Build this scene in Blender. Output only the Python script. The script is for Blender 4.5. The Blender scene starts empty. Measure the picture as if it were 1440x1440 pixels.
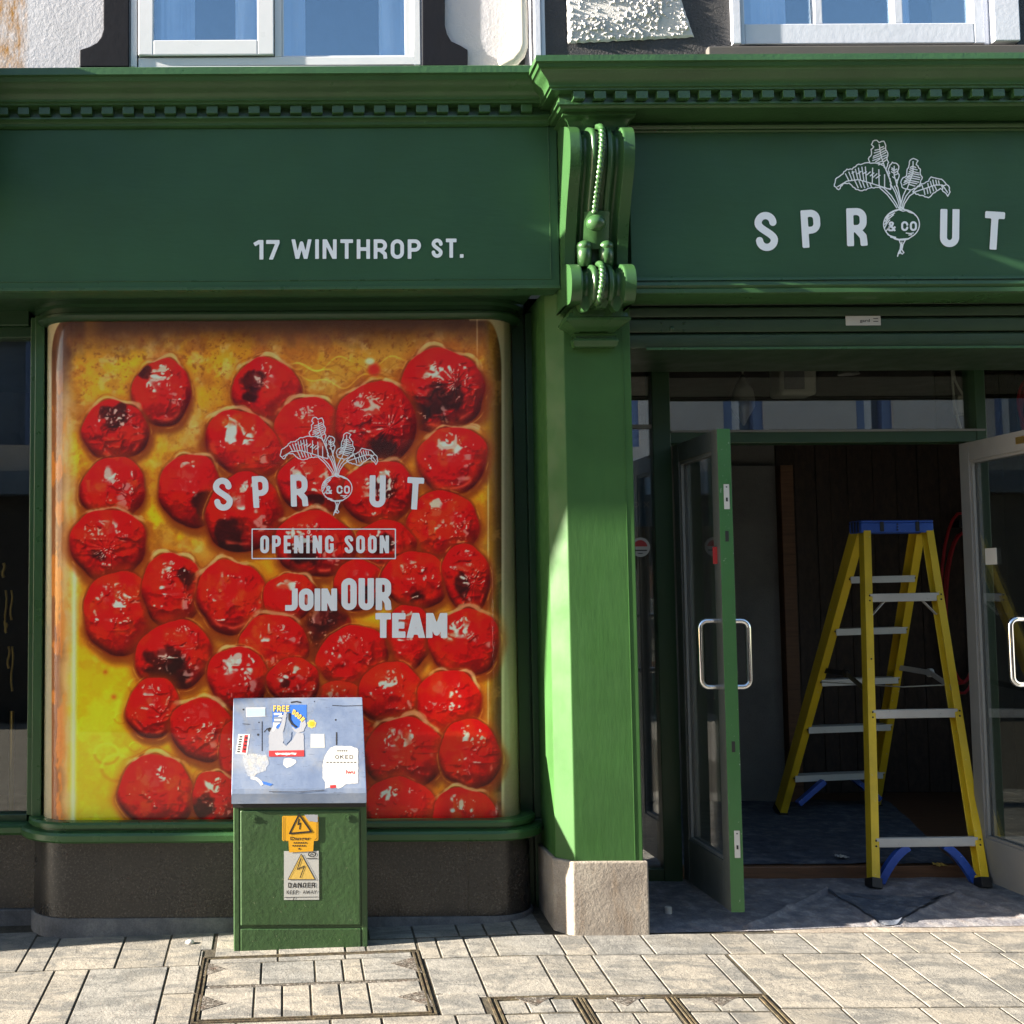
import bpy, bmesh, math, random
import numpy as np
from mathutils import Vector, Matrix, Euler
random.seed(7)
R = math.radians
S = bpy.context.scene
COL = S.collection

# ------------------------------------------------------------------ camera
F, CX, CY, EYE, PITCH, ROLL = 1700.0, 400.0, 719.0, 1.40, R(3.9), -0.0055
cam = bpy.data.cameras.new('camera'); cam_o = bpy.data.objects.new('camera', cam); COL.objects.link(cam_o)
cam.sensor_fit = 'HORIZONTAL'; cam.sensor_width = 36.0
cam.lens = 36.0 * F / 1440.0
cam.shift_x = (720 - CX) / 1440.0
cam.shift_y = (CY - 720) / 1440.0
cam.clip_end = 500; cam.clip_start = 0.05
CAMROT = Euler((R(90) + PITCH, 0, 0)).to_matrix() @ Matrix.Rotation(ROLL, 3, 'Z')
cam_o.matrix_world = Matrix.Translation((0, 0, EYE)) @ CAMROT.to_4x4()
S.camera = cam_o

# ------------------------------------------------------------------ sky, sun, exposure
SUN_E, SUN_A = R(18.2), R(5.7)
world = bpy.data.worlds.new("World"); S.world = world; world.use_nodes = True
wn = world.node_tree.nodes; wl = world.node_tree.links
sky = wn.new('ShaderNodeTexSky'); sky.sky_type = 'NISHITA'; sky.sun_disc = False
sky.sun_elevation = SUN_E; sky.sun_rotation = R(264.2); sky.air_density = 1.0; sky.dust_density = 0.6
wl.new(sky.outputs[0], wn['Background'].inputs[0]); wn['Background'].inputs[1].default_value = 0.05
sun = bpy.data.lights.new('sun', 'SUN'); sun.energy = 5.0; sun.angle = R(0.6); sun.color = (1.0, 0.91, 0.78)
sun_o = bpy.data.objects.new('sun', sun); COL.objects.link(sun_o)
sdir = Vector((-math.cos(SUN_E) * math.cos(SUN_A), -math.cos(SUN_E) * math.sin(SUN_A), math.sin(SUN_E)))
sun_o.rotation_euler = sdir.to_track_quat('Z', 'Y').to_euler()
S.view_settings.view_transform = 'Standard'; S.view_settings.look = 'None'
S.view_settings.exposure = 2.85; S.view_settings.gamma = 1.0; S.view_settings.use_curve_mapping = False

# ------------------------------------------------------------------ measuring helpers
def U(px, py, Y):
    """world point seen at a photograph pixel on the vertical plane at distance Y"""
    d = CAMROT @ Vector(((px - CX) / F, -(py - CY) / F, -1))
    t = Y / d.y
    return Vector((d.x * t, Y, EYE + d.z * t))
def X_(px, Y, py=800): return U(px, py, Y).x
def Z_(py, Y, px=720): return U(px, py, Y).z
CI = np.array(CAMROT.inverted())
def proj(P):
    q = (P - np.array([0, 0, EYE])) @ CI.T
    return CX + F * q[:, 0] / -q[:, 2], CY - F * q[:, 1] / -q[:, 2]
def ground(x, y):
    z = .039 + 0.07 * (y - 4.924) if y > 3.2 else -0.0817 + 0.01 * (max(y, -6) - 3.2)
    if y > 5.6: z = 0.086
    return z - 0.03 * min(max(0.9 - x, 0), 2.6)
def GP(px, py):
    """point of the sloping pavement seen at a pixel"""
    lo, hi = 3.2, 5.6
    for _ in range(40):
        m = (lo + hi) / 2; p = U(px, py, m)
        if p.z > ground(p.x, m): lo = m
        else: hi = m
    return U(px, py, (lo + hi) / 2)

# ------------------------------------------------------------------ mesh builder
class MB:
    def __init__(s): s.v = []; s.f = []; s.m = []; s.cur = 0
    def mat(s, i): s.cur = i; return s
    def add(s, vs, fs):
        b = len(s.v); s.v += [tuple(v) for v in vs]
        for f in fs: s.f.append([b + i for i in f]); s.m.append(s.cur)
        return s
    def box(s, x0, x1, y0, y1, z0, z1):
        x0, x1 = sorted((x0, x1)); y0, y1 = sorted((y0, y1)); z0, z1 = sorted((z0, z1))
        return s.add([(x0,y0,z0),(x1,y0,z0),(x1,y1,z0),(x0,y1,z0),(x0,y0,z1),(x1,y0,z1),(x1,y1,z1),(x0,y1,z1)],
                     [(0,3,2,1),(4,5,6,7),(0,1,5,4),(1,2,6,5),(2,3,7,6),(3,0,4,7)])
    def bar(s, a, b, w, d, up=(0, 0, 1)):
        """box beam from a to b: w across, d along 'up' side"""
        a, b = Vector(a), Vector(b); t = (b - a).normalized(); u = Vector(up)
        side = t.cross(u).normalized(); u2 = side.cross(t).normalized()
        vs = []
        for p in (a, b):
            for i, j in ((-1,-1),(1,-1),(1,1),(-1,1)): vs.append(p + side * w / 2 * i + u2 * d / 2 * j)
        return s.add(vs, [(0,1,2,3),(7,6,5,4),(0,4,5,1),(1,5,6,2),(2,6,7,3),(3,7,4,0)])
    def tube(s, pts, r, n=10, caps=True):
        pts = [Vector(p) for p in pts]; k = len(pts)
        rs = r if isinstance(r, (list, tuple)) else [r] * k
        vs = []; prev = None
        for i, p in enumerate(pts):
            t = (pts[min(i + 1, k - 1)] - pts[max(i - 1, 0)]).normalized()
            if prev is None:
                a = Vector((0, 0, 1)) if abs(t.z) < .9 else Vector((1, 0, 0))
                nrm = t.cross(a).normalized()
            else: nrm = (prev - t * prev.dot(t)).normalized()
            prev = nrm; bi = t.cross(nrm)
            for j in range(n):
                an = 2 * math.pi * j / n
                vs.append(p + (nrm * math.cos(an) + bi * math.sin(an)) * rs[i])
        fs = [(i*n+j, i*n+(j+1)%n, (i+1)*n+(j+1)%n, (i+1)*n+j) for i in range(k-1) for j in range(n)]
        if caps: fs += [tuple(range(n-1,-1,-1)), tuple(range((k-1)*n, k*n))]
        return s.add(vs, fs)
    def prism(s, poly, z0, z1):
        n = len(poly)
        vs = [(x, y, z0) for x, y in poly] + [(x, y, z1) for x, y in poly]
        fs = [(i, (i+1)%n, n+(i+1)%n, n+i) for i in range(n)] + [tuple(range(n-1,-1,-1)), tuple(range(n, 2*n))]
        return s.add(vs, fs)
    def sweep(s, prof, path, closed_prof=True, caps=True):
        """profile of (outward d, z) carried along a plan path (x, y); outward is to the right of travel"""
        k = len(path); n = len(prof); vs = []
        P = [Vector((p[0], p[1])) for p in path]
        for i in range(k):
            d1 = (P[i] - P[i-1]).normalized() if i > 0 else (P[1] - P[0]).normalized()
            d2 = (P[i+1] - P[i]).normalized() if i < k-1 else d1
            n1 = Vector((d1.y, -d1.x)); n2 = Vector((d2.y, -d2.x))
            m = (n1 + n2).normalized(); sc = 1 / max(.3, m.dot(n1))
            for d, z in prof: vs.append((P[i].x + m.x*d*sc, P[i].y + m.y*d*sc, z))
        fs = []; q = n if closed_prof else n - 1
        for i in range(k-1):
            for j in range(q):
                j2 = (j+1) % n
                fs.append((i*n+j, (i+1)*n+j, (i+1)*n+j2, i*n+j2))
        if caps and closed_prof: fs += [tuple(range(n)), tuple(range(k*n-1, (k-1)*n-1, -1))]
        return s.add(vs, fs)
    def ell(s, c, r, n=16, m=10, rot=None):
        c = Vector(c); vs = []; fs = []
        for i in range(m+1):
            th = math.pi*i/m
            for j in range(n):
                ph = 2*math.pi*j/n
                p = Vector((r[0]*math.sin(th)*math.cos(ph), r[1]*math.sin(th)*math.sin(ph), r[2]*math.cos(th)))
                if rot: p = rot @ p
                vs.append(c + p)
        for i in range(m):
            for j in range(n): fs.append((i*n+j, (i+1)*n+j, (i+1)*n+(j+1)%n, i*n+(j+1)%n))
        return s.add(vs, fs)
    def grid(s, fn, nu, nv):
        vs = [fn(i/nu, j/nv) for j in range(nv+1) for i in range(nu+1)]
        w = nu+1
        return s.add(vs, [(j*w+i, j*w+i+1, (j+1)*w+i+1, (j+1)*w+i) for j in range(nv) for i in range(nu)])
    def build(s, name, mats, parent=None, bevel=0, smooth=False, fix=True, seg=2):
        me = bpy.data.meshes.new(name); me.from_pydata(s.v, [], s.f)
        if not isinstance(mats, (list, tuple)): mats = [mats]
        for m in mats: me.materials.append(m)
        if len(mats) > 1: me.polygons.foreach_set('material_index', s.m)
        if fix:
            bm = bmesh.new(); bm.from_mesh(me)
            bmesh.ops.remove_doubles(bm, verts=bm.verts, dist=1e-6)
            bmesh.ops.recalc_face_normals(bm, faces=bm.faces); bm.to_mesh(me); bm.free()
        if smooth:
            me.polygons.foreach_set('use_smooth', [True]*len(me.polygons))
            if smooth != 'all': me.set_sharp_from_angle(angle=R(38))
        me.update()
        o = bpy.data.objects.new(name, me); COL.objects.link(o)
        if parent is not None: o.parent = parent
        if bevel:
            b = o.modifiers.new('bevel', 'BEVEL'); b.width = bevel; b.segments = seg; b.limit_method = 'ANGLE'; b.angle_limit = R(40)
            b.harden_normals = False
        return o
def tag(o, label=None, cat=None, group=None, kind=None):
    if label: o['label'] = label
    if cat: o['category'] = cat
    if group: o['group'] = group
    if kind: o['kind'] = kind
    return o
def thing(name, label, cat, loc=(0, 0, 0), group=None):
    o = bpy.data.objects.new(name, None); COL.objects.link(o); o.empty_display_size = .1
    o['label'] = label; o['category'] = cat
    if group: o['group'] = group
    return o
def arc(cx, cy, r, a0, a1, n=10, ry=None):
    ry = ry or r
    return [(cx + r*math.cos(R(a0 + (a1-a0)*i/n)), cy + ry*math.sin(R(a0 + (a1-a0)*i/n))) for i in range(n+1)]

# ------------------------------------------------------------------ materials
def srgb(r, g, b):
    f = lambda c: (c/255/12.92) if c/255 <= .04045 else ((c/255+.055)/1.055)**2.4
    return (f(r), f(g), f(b), 1)
def dup(o, loc=None, parent=None):
    c = o.copy(); COL.objects.link(c); c.parent = parent if parent is not None else o.parent
    if loc is not None: c.location = loc
    return c
def lin(r, g, b): return (r, g, b, 1)
class NT:
    def __init__(s, name):
        s.m = bpy.data.materials.new(name); s.m.use_nodes = True
        s.t = s.m.node_tree; s.n = s.t.nodes; s.b = s.n['Principled BSDF']; s.out = s.n['Material Output']
        s._co = None
    def L(s, a, b): s.t.links.new(a, b)
    def co(s):
        if not s._co: s._co = s.n.new('ShaderNodeTexCoord').outputs['Object']
        return s._co
    def mapped(s, sc):
        mp = s.n.new('ShaderNodeMapping'); mp.inputs['Scale'].default_value = sc; s.L(s.co(), mp.inputs[0]); return mp.outputs[0]
    def noise(s, scale, detail=5, rough=.55, vec=None, dist=0):
        t = s.n.new('ShaderNodeTexNoise'); t.inputs['Scale'].default_value = scale; t.inputs['Detail'].default_value = detail
        t.inputs['Roughness'].default_value = rough; t.inputs['Distortion'].default_value = dist
        s.L(vec or s.co(), t.inputs['Vector']); return t.outputs['Fac']
    def voro(s, scale, vec=None, feat='F1', out='Distance'):
        t = s.n.new('ShaderNodeTexVoronoi'); t.feature = feat; t.inputs['Scale'].default_value = scale
        s.L(vec or s.co(), t.inputs['Vector']); return t.outputs[out]
    def ramp(s, fac, stops):
        r = s.n.new('ShaderNodeValToRGB'); s.L(fac, r.inputs[0]); e = r.color_ramp.elements
        while len(e) < len(stops): e.new(.5)
        for el, (p, c) in zip(e, stops):
            el.position = p; el.color = c if isinstance(c, (tuple, list)) else (c, c, c, 1)
        return r.outputs[0]
    def mix(s, fac, a, b, mode='MIX'):
        m = s.n.new('ShaderNodeMix'); m.data_type = 'RGBA'; m.blend_type = mode
        for i, v in ((0, fac), (6, a), (7, b)):
            if isinstance(v, (int, float)): m.inputs[i].default_value = v
            elif isinstance(v, (tuple, list)): m.inputs[i].default_value = v
            else: s.L(v, m.inputs[i])
        return m.outputs[2]
    def math(s, op, a, b=0):
        m = s.n.new('ShaderNodeMath'); m.operation = op
        for i, v in ((0, a), (1, b)):
            if isinstance(v, (int, float)): m.inputs[i].default_value = v
            else: s.L(v, m.inputs[i])
        return m.outputs[0]
    def bump(s, h, dist, strength=1.0):
        b = s.n.new('ShaderNodeBump'); b.inputs['Distance'].default_value = dist; b.inputs['Strength'].default_value = strength
        s.L(h, b.inputs['Height']); s.L(b.outputs[0], s.b.inputs['Normal']); return b
    def col(s, c):
        if isinstance(c, (tuple, list)): s.b.inputs['Base Color'].default_value = c
        else: s.L(c, s.b.inputs['Base Color'])
        return s
    def rough(s, r, spec=.5):
        if isinstance(r, (int, float)): s.b.inputs['Roughness'].default_value = r
        else: s.L(r, s.b.inputs['Roughness'])
        s.b.inputs['Specular IOR Level'].default_value = spec; return s

def paint(name, base, rough=.35, var=.12, bump=.0006, bscale=60, stretch=(1,1,1), spec=.5, chips=None):
    t = NT(name); v = t.mapped(stretch)
    n = t.noise(3.0, 6, .6)
    lo = tuple(c*(1-var) for c in base[:3]) + (1,); hi = tuple(c*(1+var) for c in base[:3]) + (1,)
    c = t.ramp(n, [(.3, lo), (.7, hi)])
    if chips:
        k = t.ramp(t.noise(44, 8, .75), [(.64, 0.0), (.67, .9)])
        c = t.mix(k, c, chips)
    t.col(c); t.rough(t.ramp(t.noise(9, 4), [(.3, rough*.85), (.75, min(1, rough*1.3))]), spec)
    t.bump(t.noise(bscale, 5, .6, vec=v), bump)
    return t.m
GREEN = (.027, .108, .048)
M = {}
M['fascia'] = paint('fascia_green_paint', (.0245,.0750,.0310), .42, .10, .0010, 26, spec=.3, stretch=(.35,1,1.5))
M['trim'] = paint('trim_green_paint', (.0270,.0760,.0235), .30, .12, .0008, 40)
M['cornice'] = paint('weathered_green_paint', (.0280,.0790,.0245), .32, .18, .0016, 55, chips=(.060,.150,.060,1))
M['brushed'] = paint('brushed_green_paint', (.030,.088,.021), .55, .16, .0006, 26, (1.6, 1.6, .3), spec=.25)
M['dark_green'] = paint('dark_green_paint', (.0125,.042,.0145), .38, .1, .0005, 60)
M['edge_green'] = paint('door_edge_green_paint', (.036,.125,.036), .35, .1, .0006, 60, chips=(.45,.45,.42,1))
M['cabinet'] = paint('cabinet_green_paint', (.027,.066,.019), .42, .18, .0016, 45, chips=(.16,.17,.10,1))
M['upvc'] = paint('white_plastic', (.52,.53,.55), .3, .05, .0003, 20)
M['timberwhite'] = paint('white_window_paint', (.46,.48,.54), .4, .06, .0008, 40)
M['blackmetal'] = paint('black_metal', (.012,.012,.013), .4, .1, .0003)
M['greyframe'] = paint('grey_aluminium', (.17,.17,.165), .42, .08, .0003)
M['blueplastic'] = paint('blue_plastic', (.020,.075,.36), .42, .18, .001, 60, chips=(.6,.62,.66,1))
M['yellow'] = paint('yellow_fibreglass', (.64,.44,.015), .45, .18, .0008, 60, chips=(.5,.5,.46,1))
M['alustep'] = paint('worn_aluminium', (.46,.45,.42), .5, .12, .0008, 60, chips=(.06,.055,.05,1))
M['letter'] = paint('white_vinyl', (.80,.84,.85), .45, .03, .0001)
M['winfilm'] = paint('white_window_vinyl', (.80,.80,.83), .45, .03, .0001)
M['red'] = paint('red_rubber', (.42,.012,.02), .4, .1, .0003)
M['cable'] = paint('grey_cable', (.34,.33,.27), .5, .1, .0003)
M['brass'] = paint('brass_metal', (.62,.40,.12), .3, .1, .0003); M['brass'].node_tree.nodes['Principled BSDF'].inputs['Metallic'].default_value = .9
M['blackpaint'] = paint('black_masonry_paint', (.021,.020,.021), .55, .25, .006, 90)
M['blacksmooth'] = paint('smooth_black_paint', (.0065,.0072,.011), .7, .15, .0006, 40, spec=.15)
M['slatgreen'] = paint('shutter_green_paint', (.014,.037,.0155), .45, .12, .0008, 50)

def make_chrome():
    t = NT('polished_steel'); t.col((.75,.76,.78,1)); t.b.inputs['Metallic'].default_value = 1; t.rough(.14)
    t.bump(t.noise(120, 3), .0001); return t.m
M['chrome'] = make_chrome()
def make_steel():
    t = NT('galvanised_lid'); n = t.noise(5, 7, .65)
    c = t.ramp(n, [(.3, (.17,.22,.33,1)), (.55, (.25,.30,.40,1)), (.75, (.36,.38,.42,1))])
    st = t.ramp(t.noise(2.2, 8, .75, dist=1.2), [(.50, 0.), (.66, .6)])
    c = t.mix(st, c, (.32,.30,.25,1)); sc = t.ramp(t.noise(70, 3, .8, vec=t.mapped((.25, 3, 3))), [(.64, 0.), (.68, .7)])
    c = t.mix(sc, c, (.09,.09,.1,1))
    t.col(c); t.b.inputs['Metallic'].default_value = .5; t.rough(t.ramp(n, [(.3,.24),(.7,.46)])); t.bump(t.noise(40, 6), .0008); return t.m
M['lid'] = make_steel()
def make_granite():
    t = NT('black_granite'); a = t.noise(105, 5, .8); b = t.voro(210)
    c = t.ramp(a, [(.34, (.006,.006,.007,1)), (.48, (.013,.0125,.012,1)), (.57, (.032,.029,.026,1)), (.70, (.14,.125,.11,1))])
    w = t.ramp(t.noise(2.5, 6, .7), [(.45, 0.), (.75, .5)]); c = t.mix(w, c, (.040,.036,.032,1))
    st = t.ramp(t.noise(9, 5, .7, vec=t.mapped((6, 6, .35))), [(.6, 0.), (.78, .3)]); c = t.mix(st, c, (.12,.112,.10,1))
    t.col(c); t.rough(t.ramp(t.noise(5, 6), [(.3,.16),(.7,.42)])); t.bump(a, .0002); return t.m
M['granite'] = make_granite()
def make_stone(name, cols, bump=.003, sc=6, stain=None, streak=True):
    t = NT(name); n = t.noise(sc, 9, .68)
    c = t.ramp(n, [(.28, cols[0]), (.5, cols[1]), (.72, cols[2])])
    if streak:
        s2 = t.ramp(t.noise(7, 6, .7, vec=t.mapped((3, 3, .7))), [(.52, 0.), (.74, .7)]); c = t.mix(s2, c, stain or cols[0])
    f = t.ramp(t.noise(150, 3, .7), [(.3, .75), (.7, 1.1)]); c = t.mix(1., c, f, 'MULTIPLY')
    t.col(c); t.rough(.75, .3); t.bump(t.noise(55, 8, .7), bump); return t.m
M['plinthstone'] = make_stone('pink_limestone', [(.15,.125,.105,1), (.27,.235,.195,1), (.37,.335,.28,1)], .004, 4, (.21,.145,.09,1))
M['skirting'] = make_stone('concrete_skirting', [(.05,.052,.056,1), (.105,.106,.110,1), (.18,.175,.168,1)], .004, 7)
def make_paving():
    t = NT('paving_stone')
    g = t.n.new('ShaderNodeNewGeometry'); ri = g.outputs['Random Per Island']
    base = t.ramp(ri, [(0, (.195,.178,.150,1)), (.35, (.235,.213,.178,1)), (.7, (.215,.202,.178,1)), (1, (.185,.180,.166,1))])
    n = t.noise(4.5, 9, .72, vec=t.mapped((1, 2.6, 1)), dist=.8)
    d = t.ramp(n, [(.44, 0.), (.58, .85)])
    c = t.mix(d, base, (.100,.099,.094,1))
    sp = t.ramp(t.noise(170, 4, .8), [(.32, .62), (.5, 1.0), (.72, 1.25)]); c = t.mix(1., c, sp, 'MULTIPLY')
    bl = t.ramp(t.noise(19, 8, .8, dist=.5), [(.60, 0.), (.68, .7)]); c = t.mix(bl, c, (.085,.08,.07,1))
    w = t.ramp(t.noise(3, 7, .7), [(.5, 0.), (.75, .35)]); c = t.mix(w, c, (.27,.237,.185,1))
    t.col(c); t.rough(.8, .3)
    h = t.math('ADD', t.noise(18, 8, .7), t.math('MULTIPLY', t.noise(90, 5, .7), .35)); t.bump(h, .006); return t.m
M['paving'] = make_paving()
M['joint'] = make_stone('joint_dirt', [(.022,.019,.014,1), (.055,.047,.034,1), (.11,.092,.06,1)], .004, 25, streak=False)
M['rust'] = make_stone('rusty_iron', [(.012,.011,.010,1), (.075,.064,.052,1), (.34,.32,.29,1)], .012, 85, (.08,.035,.02,1))
M['moss'] = make_stone('rusty_edge', [(.018,.015,.010,1), (.060,.048,.028,1), (.15,.118,.065,1)], .004, 30, (.07,.035,.02,1))
M['street'] = make_stone('street_setts', [(.13,.12,.10,1), (.20,.185,.16,1), (.27,.25,.22,1)], .004, 6)
def make_render(name, base, bump, sc, stain=True):
    t = NT(name); n = t.noise(2.5, 8, .65)
    c = t.ramp(n, [(.3, tuple(b*.84 for b in base)+(1,)), (.6, base+(1,)), (.8, tuple(min(.9,b*1.06) for b in base)+(1,))])
    if stain:
        # rust runs at the far left corner of the wall
        sx = t.n.new('ShaderNodeSeparateXYZ'); t.L(t.co(), sx.inputs[0])
        m = t.ramp(t.math('ADD', t.math('MULTIPLY', sx.outputs[0], -1.), t.math('MULTIPLY', t.noise(11, 6, .75, vec=t.mapped((2,2,.5))), .16)), [(.0, 0.), (1, 1.)])
        f = t.ramp(t.math('SUBTRACT', m, 1.19), [(0., 0.), (.07, .8)]) if False else None
        v = t.n.new('ShaderNodeMapRange'); v.inputs[1].default_value = 1.135; v.inputs[2].default_value = 1.175
        t.L(t.math('ADD', t.math('MULTIPLY', sx.outputs[0], -1.), t.math('MULTIPLY', t.noise(9, 6, .75, vec=t.mapped((2,2,.5))), .12)), v.inputs[0])
        rn = t.ramp(t.noise(16, 8, .8, vec=t.mapped((1.6,1.6,.6))), [(.40, .12), (.62, 1.)])
        c = t.mix(t.math('MULTIPLY', v.outputs[0], rn), c, (.27,.13,.02,1))
    t.col(c); t.rough(.8, .3); t.bump(t.noise(sc, 6, .7), bump); return t.m
M['render'] = make_render('white_render', (.42,.42,.45), .003, 45)
M['render_plain'] = make_render('plain_render', (.44,.43,.41), .003, 40, False)
M['roughcast'] = make_render('white_roughcast', (.50,.49,.48), .004, 160, False)
def make_wood(name, a, b, sc=(1,1,1), rough=.55):
    t = NT(name); n = t.noise(6, 8, .7, vec=t.mapped(sc), dist=.4)
    t.col(t.ramp(n, [(.3, a), (.7, b)])); t.rough(rough, .4); t.bump(n, .001); return t.m
M['panelling'] = make_wood('dark_timber_panelling', (.014,.010,.008,1), (.060,.036,.026,1), (5, 5, 2.2))
M['timber'] = make_wood('brown_timber', (.07,.032,.016,1), (.16,.075,.035,1), (.6, 8, 8))
M['plaster'] = make_stone('grey_plasterboard', [(.10,.10,.10,1), (.14,.138,.132,1), (.17,.165,.16,1)], .001, 3, streak=False)
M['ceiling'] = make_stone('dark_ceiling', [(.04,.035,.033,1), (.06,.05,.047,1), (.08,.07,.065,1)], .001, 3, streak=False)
M['sheet'] = make_stone('dusty_blue_sheet', [(.030,.040,.060,1), (.072,.086,.115,1), (.20,.21,.225,1)], .005, 16, (.11,.10,.10,1))
M['mat'] = make_stone('dusty_grey_mat', [(.085,.085,.105,1), (.17,.166,.18,1), (.36,.34,.33,1)], .006, 15, (.27,.215,.18,1))
def make_glass(name, tint=(1,1,1,1), base=.05, edge=.75, rough=0.0, gloss=(1,1,1,1)):
    m = bpy.data.materials.new(name); m.use_nodes = True; n = m.node_tree.nodes; l = m.node_tree.links
    for x in list(n):
        if x.type != 'OUTPUT_MATERIAL': n.remove(x)
    out = [x for x in n if x.type == 'OUTPUT_MATERIAL'][0]
    tr = n.new('ShaderNodeBsdfTransparent'); tr.inputs[0].default_value = tint
    gl = n.new('ShaderNodeBsdfGlossy'); gl.inputs['Roughness'].default_value = rough; gl.inputs[0].default_value = gloss
    lw = n.new('ShaderNodeLayerWeight'); lw.inputs[0].default_value = .5
    mr = n.new('ShaderNodeMath'); mr.operation = 'POWER'; mr.inputs[1].default_value = 3.5; l.new(lw.outputs['Facing'], mr.inputs[0])
    ma = n.new('ShaderNodeMapRange'); ma.inputs[3].default_value = base; ma.inputs[4].default_value = edge; l.new(mr.outputs[0], ma.inputs[0])
    mx = n.new('ShaderNodeMixShader'); l.new(ma.outputs[0], mx.inputs[0]); l.new(tr.outputs[0], mx.inputs[1]); l.new(gl.outputs[0], mx.inputs[2])
    l.new(mx.outputs[0], out.inputs[0]); return m
M['glass'] = make_glass('clear_glass', (.90,.93,.92,1), .07, .8)
M['bayglass'] = make_glass('bay_glass', (.98,.99,.98,1), .012, .6)
M['doorglass'] = make_glass('dusty_door_glass', (.78,.80,.79,1), .11, .8, .03)
M['upglass'] = make_glass('upper_window_glass', (.85,.9,.95,1), .24, .9, 0.0, (.72,.88,1,1))
M['sideglass'] = make_glass('side_light_glass', (.88,.9,.9,1), .24, .9)
M['transomglass'] = make_glass('transom_glass', (.9,.92,.92,1), .13, .8)
M['curtain'] = paint('pale_curtain', (.72,.78,.86), .8, .15, .002, 12, (6,6,.3))
M['plasticwrap'] = None
M['plasticwrap'] = paint('cloudy_plastic_wrap', (.26,.255,.23), .35, .2, .004, 25)
def flat(name, c, rough=.5):
    return paint(name, c[:3], rough, .05, .0001, 80)
M['s_yellow'] = flat('sticker_yellow', (.56,.28,.008)); M['s_black'] = flat('sticker_black', (.016,.014,.013))
M['s_white'] = flat('sticker_white', (.50,.49,.46)); M['s_blue'] = flat('sticker_blue', (.022,.10,.36)); M['frameblue'] = flat('blue_window_paint', (.10,.17,.33)); M['s_red'] = flat('sticker_red', (.34,.02,.02))
M['s_cream'] = flat('sticker_cream', (.50,.475,.43)); M['s_pale'] = flat('sticker_pale_blue', (.27,.36,.47)); M['s_grey'] = flat('sticker_torn_grey', (.26,.265,.29))
M['s_navy'] = flat('poster_slate_blue', (.09,.14,.20)); M['s_amber'] = flat('sign_amber', (.52,.34,.07)); M['s_dull'] = flat('sign_dull_white', (.38,.375,.35))
# ------------------------------------------------------------------ flat lettering and printed shapes (filled outlines)
def iso(mb, fn, x0, x1, y0, y1, h, mapf):
    nx = max(2, int(math.ceil((x1-x0)/h))); ny = max(2, int(math.ceil((y1-y0)/h)))
    xs = x0 + np.arange(nx+1)*h; ys = y0 + np.arange(ny+1)*h
    XX, YY = np.meshgrid(xs, ys); Fv = fn(XX, YY)
    IN = Fv < 0
    c = IN[:-1,:-1].astype(int) + IN[:-1,1:] + IN[1:,1:] + IN[1:,:-1]
    for j in range(ny):
        row = c[j]
        if not row.any(): continue
        i = 0
        while i < nx:
            if row[i] == 4:
                k = i
                while k < nx and row[k] == 4: k += 1
                mb.add([mapf(xs[i],ys[j]), mapf(xs[k],ys[j]), mapf(xs[k],ys[j+1]), mapf(xs[i],ys[j+1])], [(0,1,2,3)])
                i = k; continue
            if row[i]:
                cs = [(i,j),(i+1,j),(i+1,j+1),(i,j+1)]; poly = []
                for q in range(4):
                    a = cs[q]; b = cs[(q+1)%4]; fa = Fv[a[1],a[0]]; fb = Fv[b[1],b[0]]
                    if fa < 0: poly.append((xs[a[0]], ys[a[1]]))
                    if (fa < 0) != (fb < 0):
                        t = fa/(fa-fb); poly.append((xs[a[0]]+(xs[b[0]]-xs[a[0]])*t, ys[a[1]]+(ys[b[1]]-ys[a[1]])*t))
                if len(poly) >= 3: mb.add([mapf(*p) for p in poly], [tuple(range(len(poly)))])
            i += 1
def stroke(X, Y, pts, t):
    d = np.full(X.shape, 1e9)
    for (ax, ay), (bx, by) in zip(pts[:-1], pts[1:]):
        L = math.hypot(bx-ax, by-ay)
        if L < 1e-9: continue
        ux, uy = (bx-ax)/L, (by-ay)/L
        al = (X-ax)*ux + (Y-ay)*uy; pe = np.abs(-(X-ax)*uy + (Y-ay)*ux)
        d = np.minimum(d, np.maximum(pe - t, np.maximum(-al, al-L)))
    for px, py in pts[1:-1]: d = np.minimum(d, np.hypot(X-px, Y-py) - t)
    if pts[0] == pts[-1]: d = np.minimum(d, np.hypot(X-pts[0][0], Y-pts[0][1]) - t)
    return d
def sd_poly(X, Y, pts):
    inside = np.zeros(X.shape, bool); d = np.full(X.shape, 1e9); n = len(pts)
    for i in range(n):
        ax, ay = pts[i]; bx, by = pts[(i+1)%n]
        L2 = (bx-ax)**2 + (by-ay)**2 or 1e-9
        t = np.clip(((X-ax)*(bx-ax) + (Y-ay)*(by-ay))/L2, 0, 1)
        d = np.minimum(d, np.hypot(X-ax-t*(bx-ax), Y-ay-t*(by-ay)))
        if ay != by:
            cr = ((ay > Y) != (by > Y)) & (X < (bx-ax)*(Y-ay)/(by-ay) + ax); inside ^= cr
    return np.where(inside, -d, d)
RATIO = {'M': 1.3, 'W': 1.5, 'N': 1.06, 'T': .95, 'L': .82, 'J': .85, 'E': .82, 'F': .8, '1': .62, ' ': .55, 'A': 1.12, 'Y': 1.1, 'K': 1.08, 'V': 1.1, '&': 1.1, 'S': .98, '7': .9}
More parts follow.
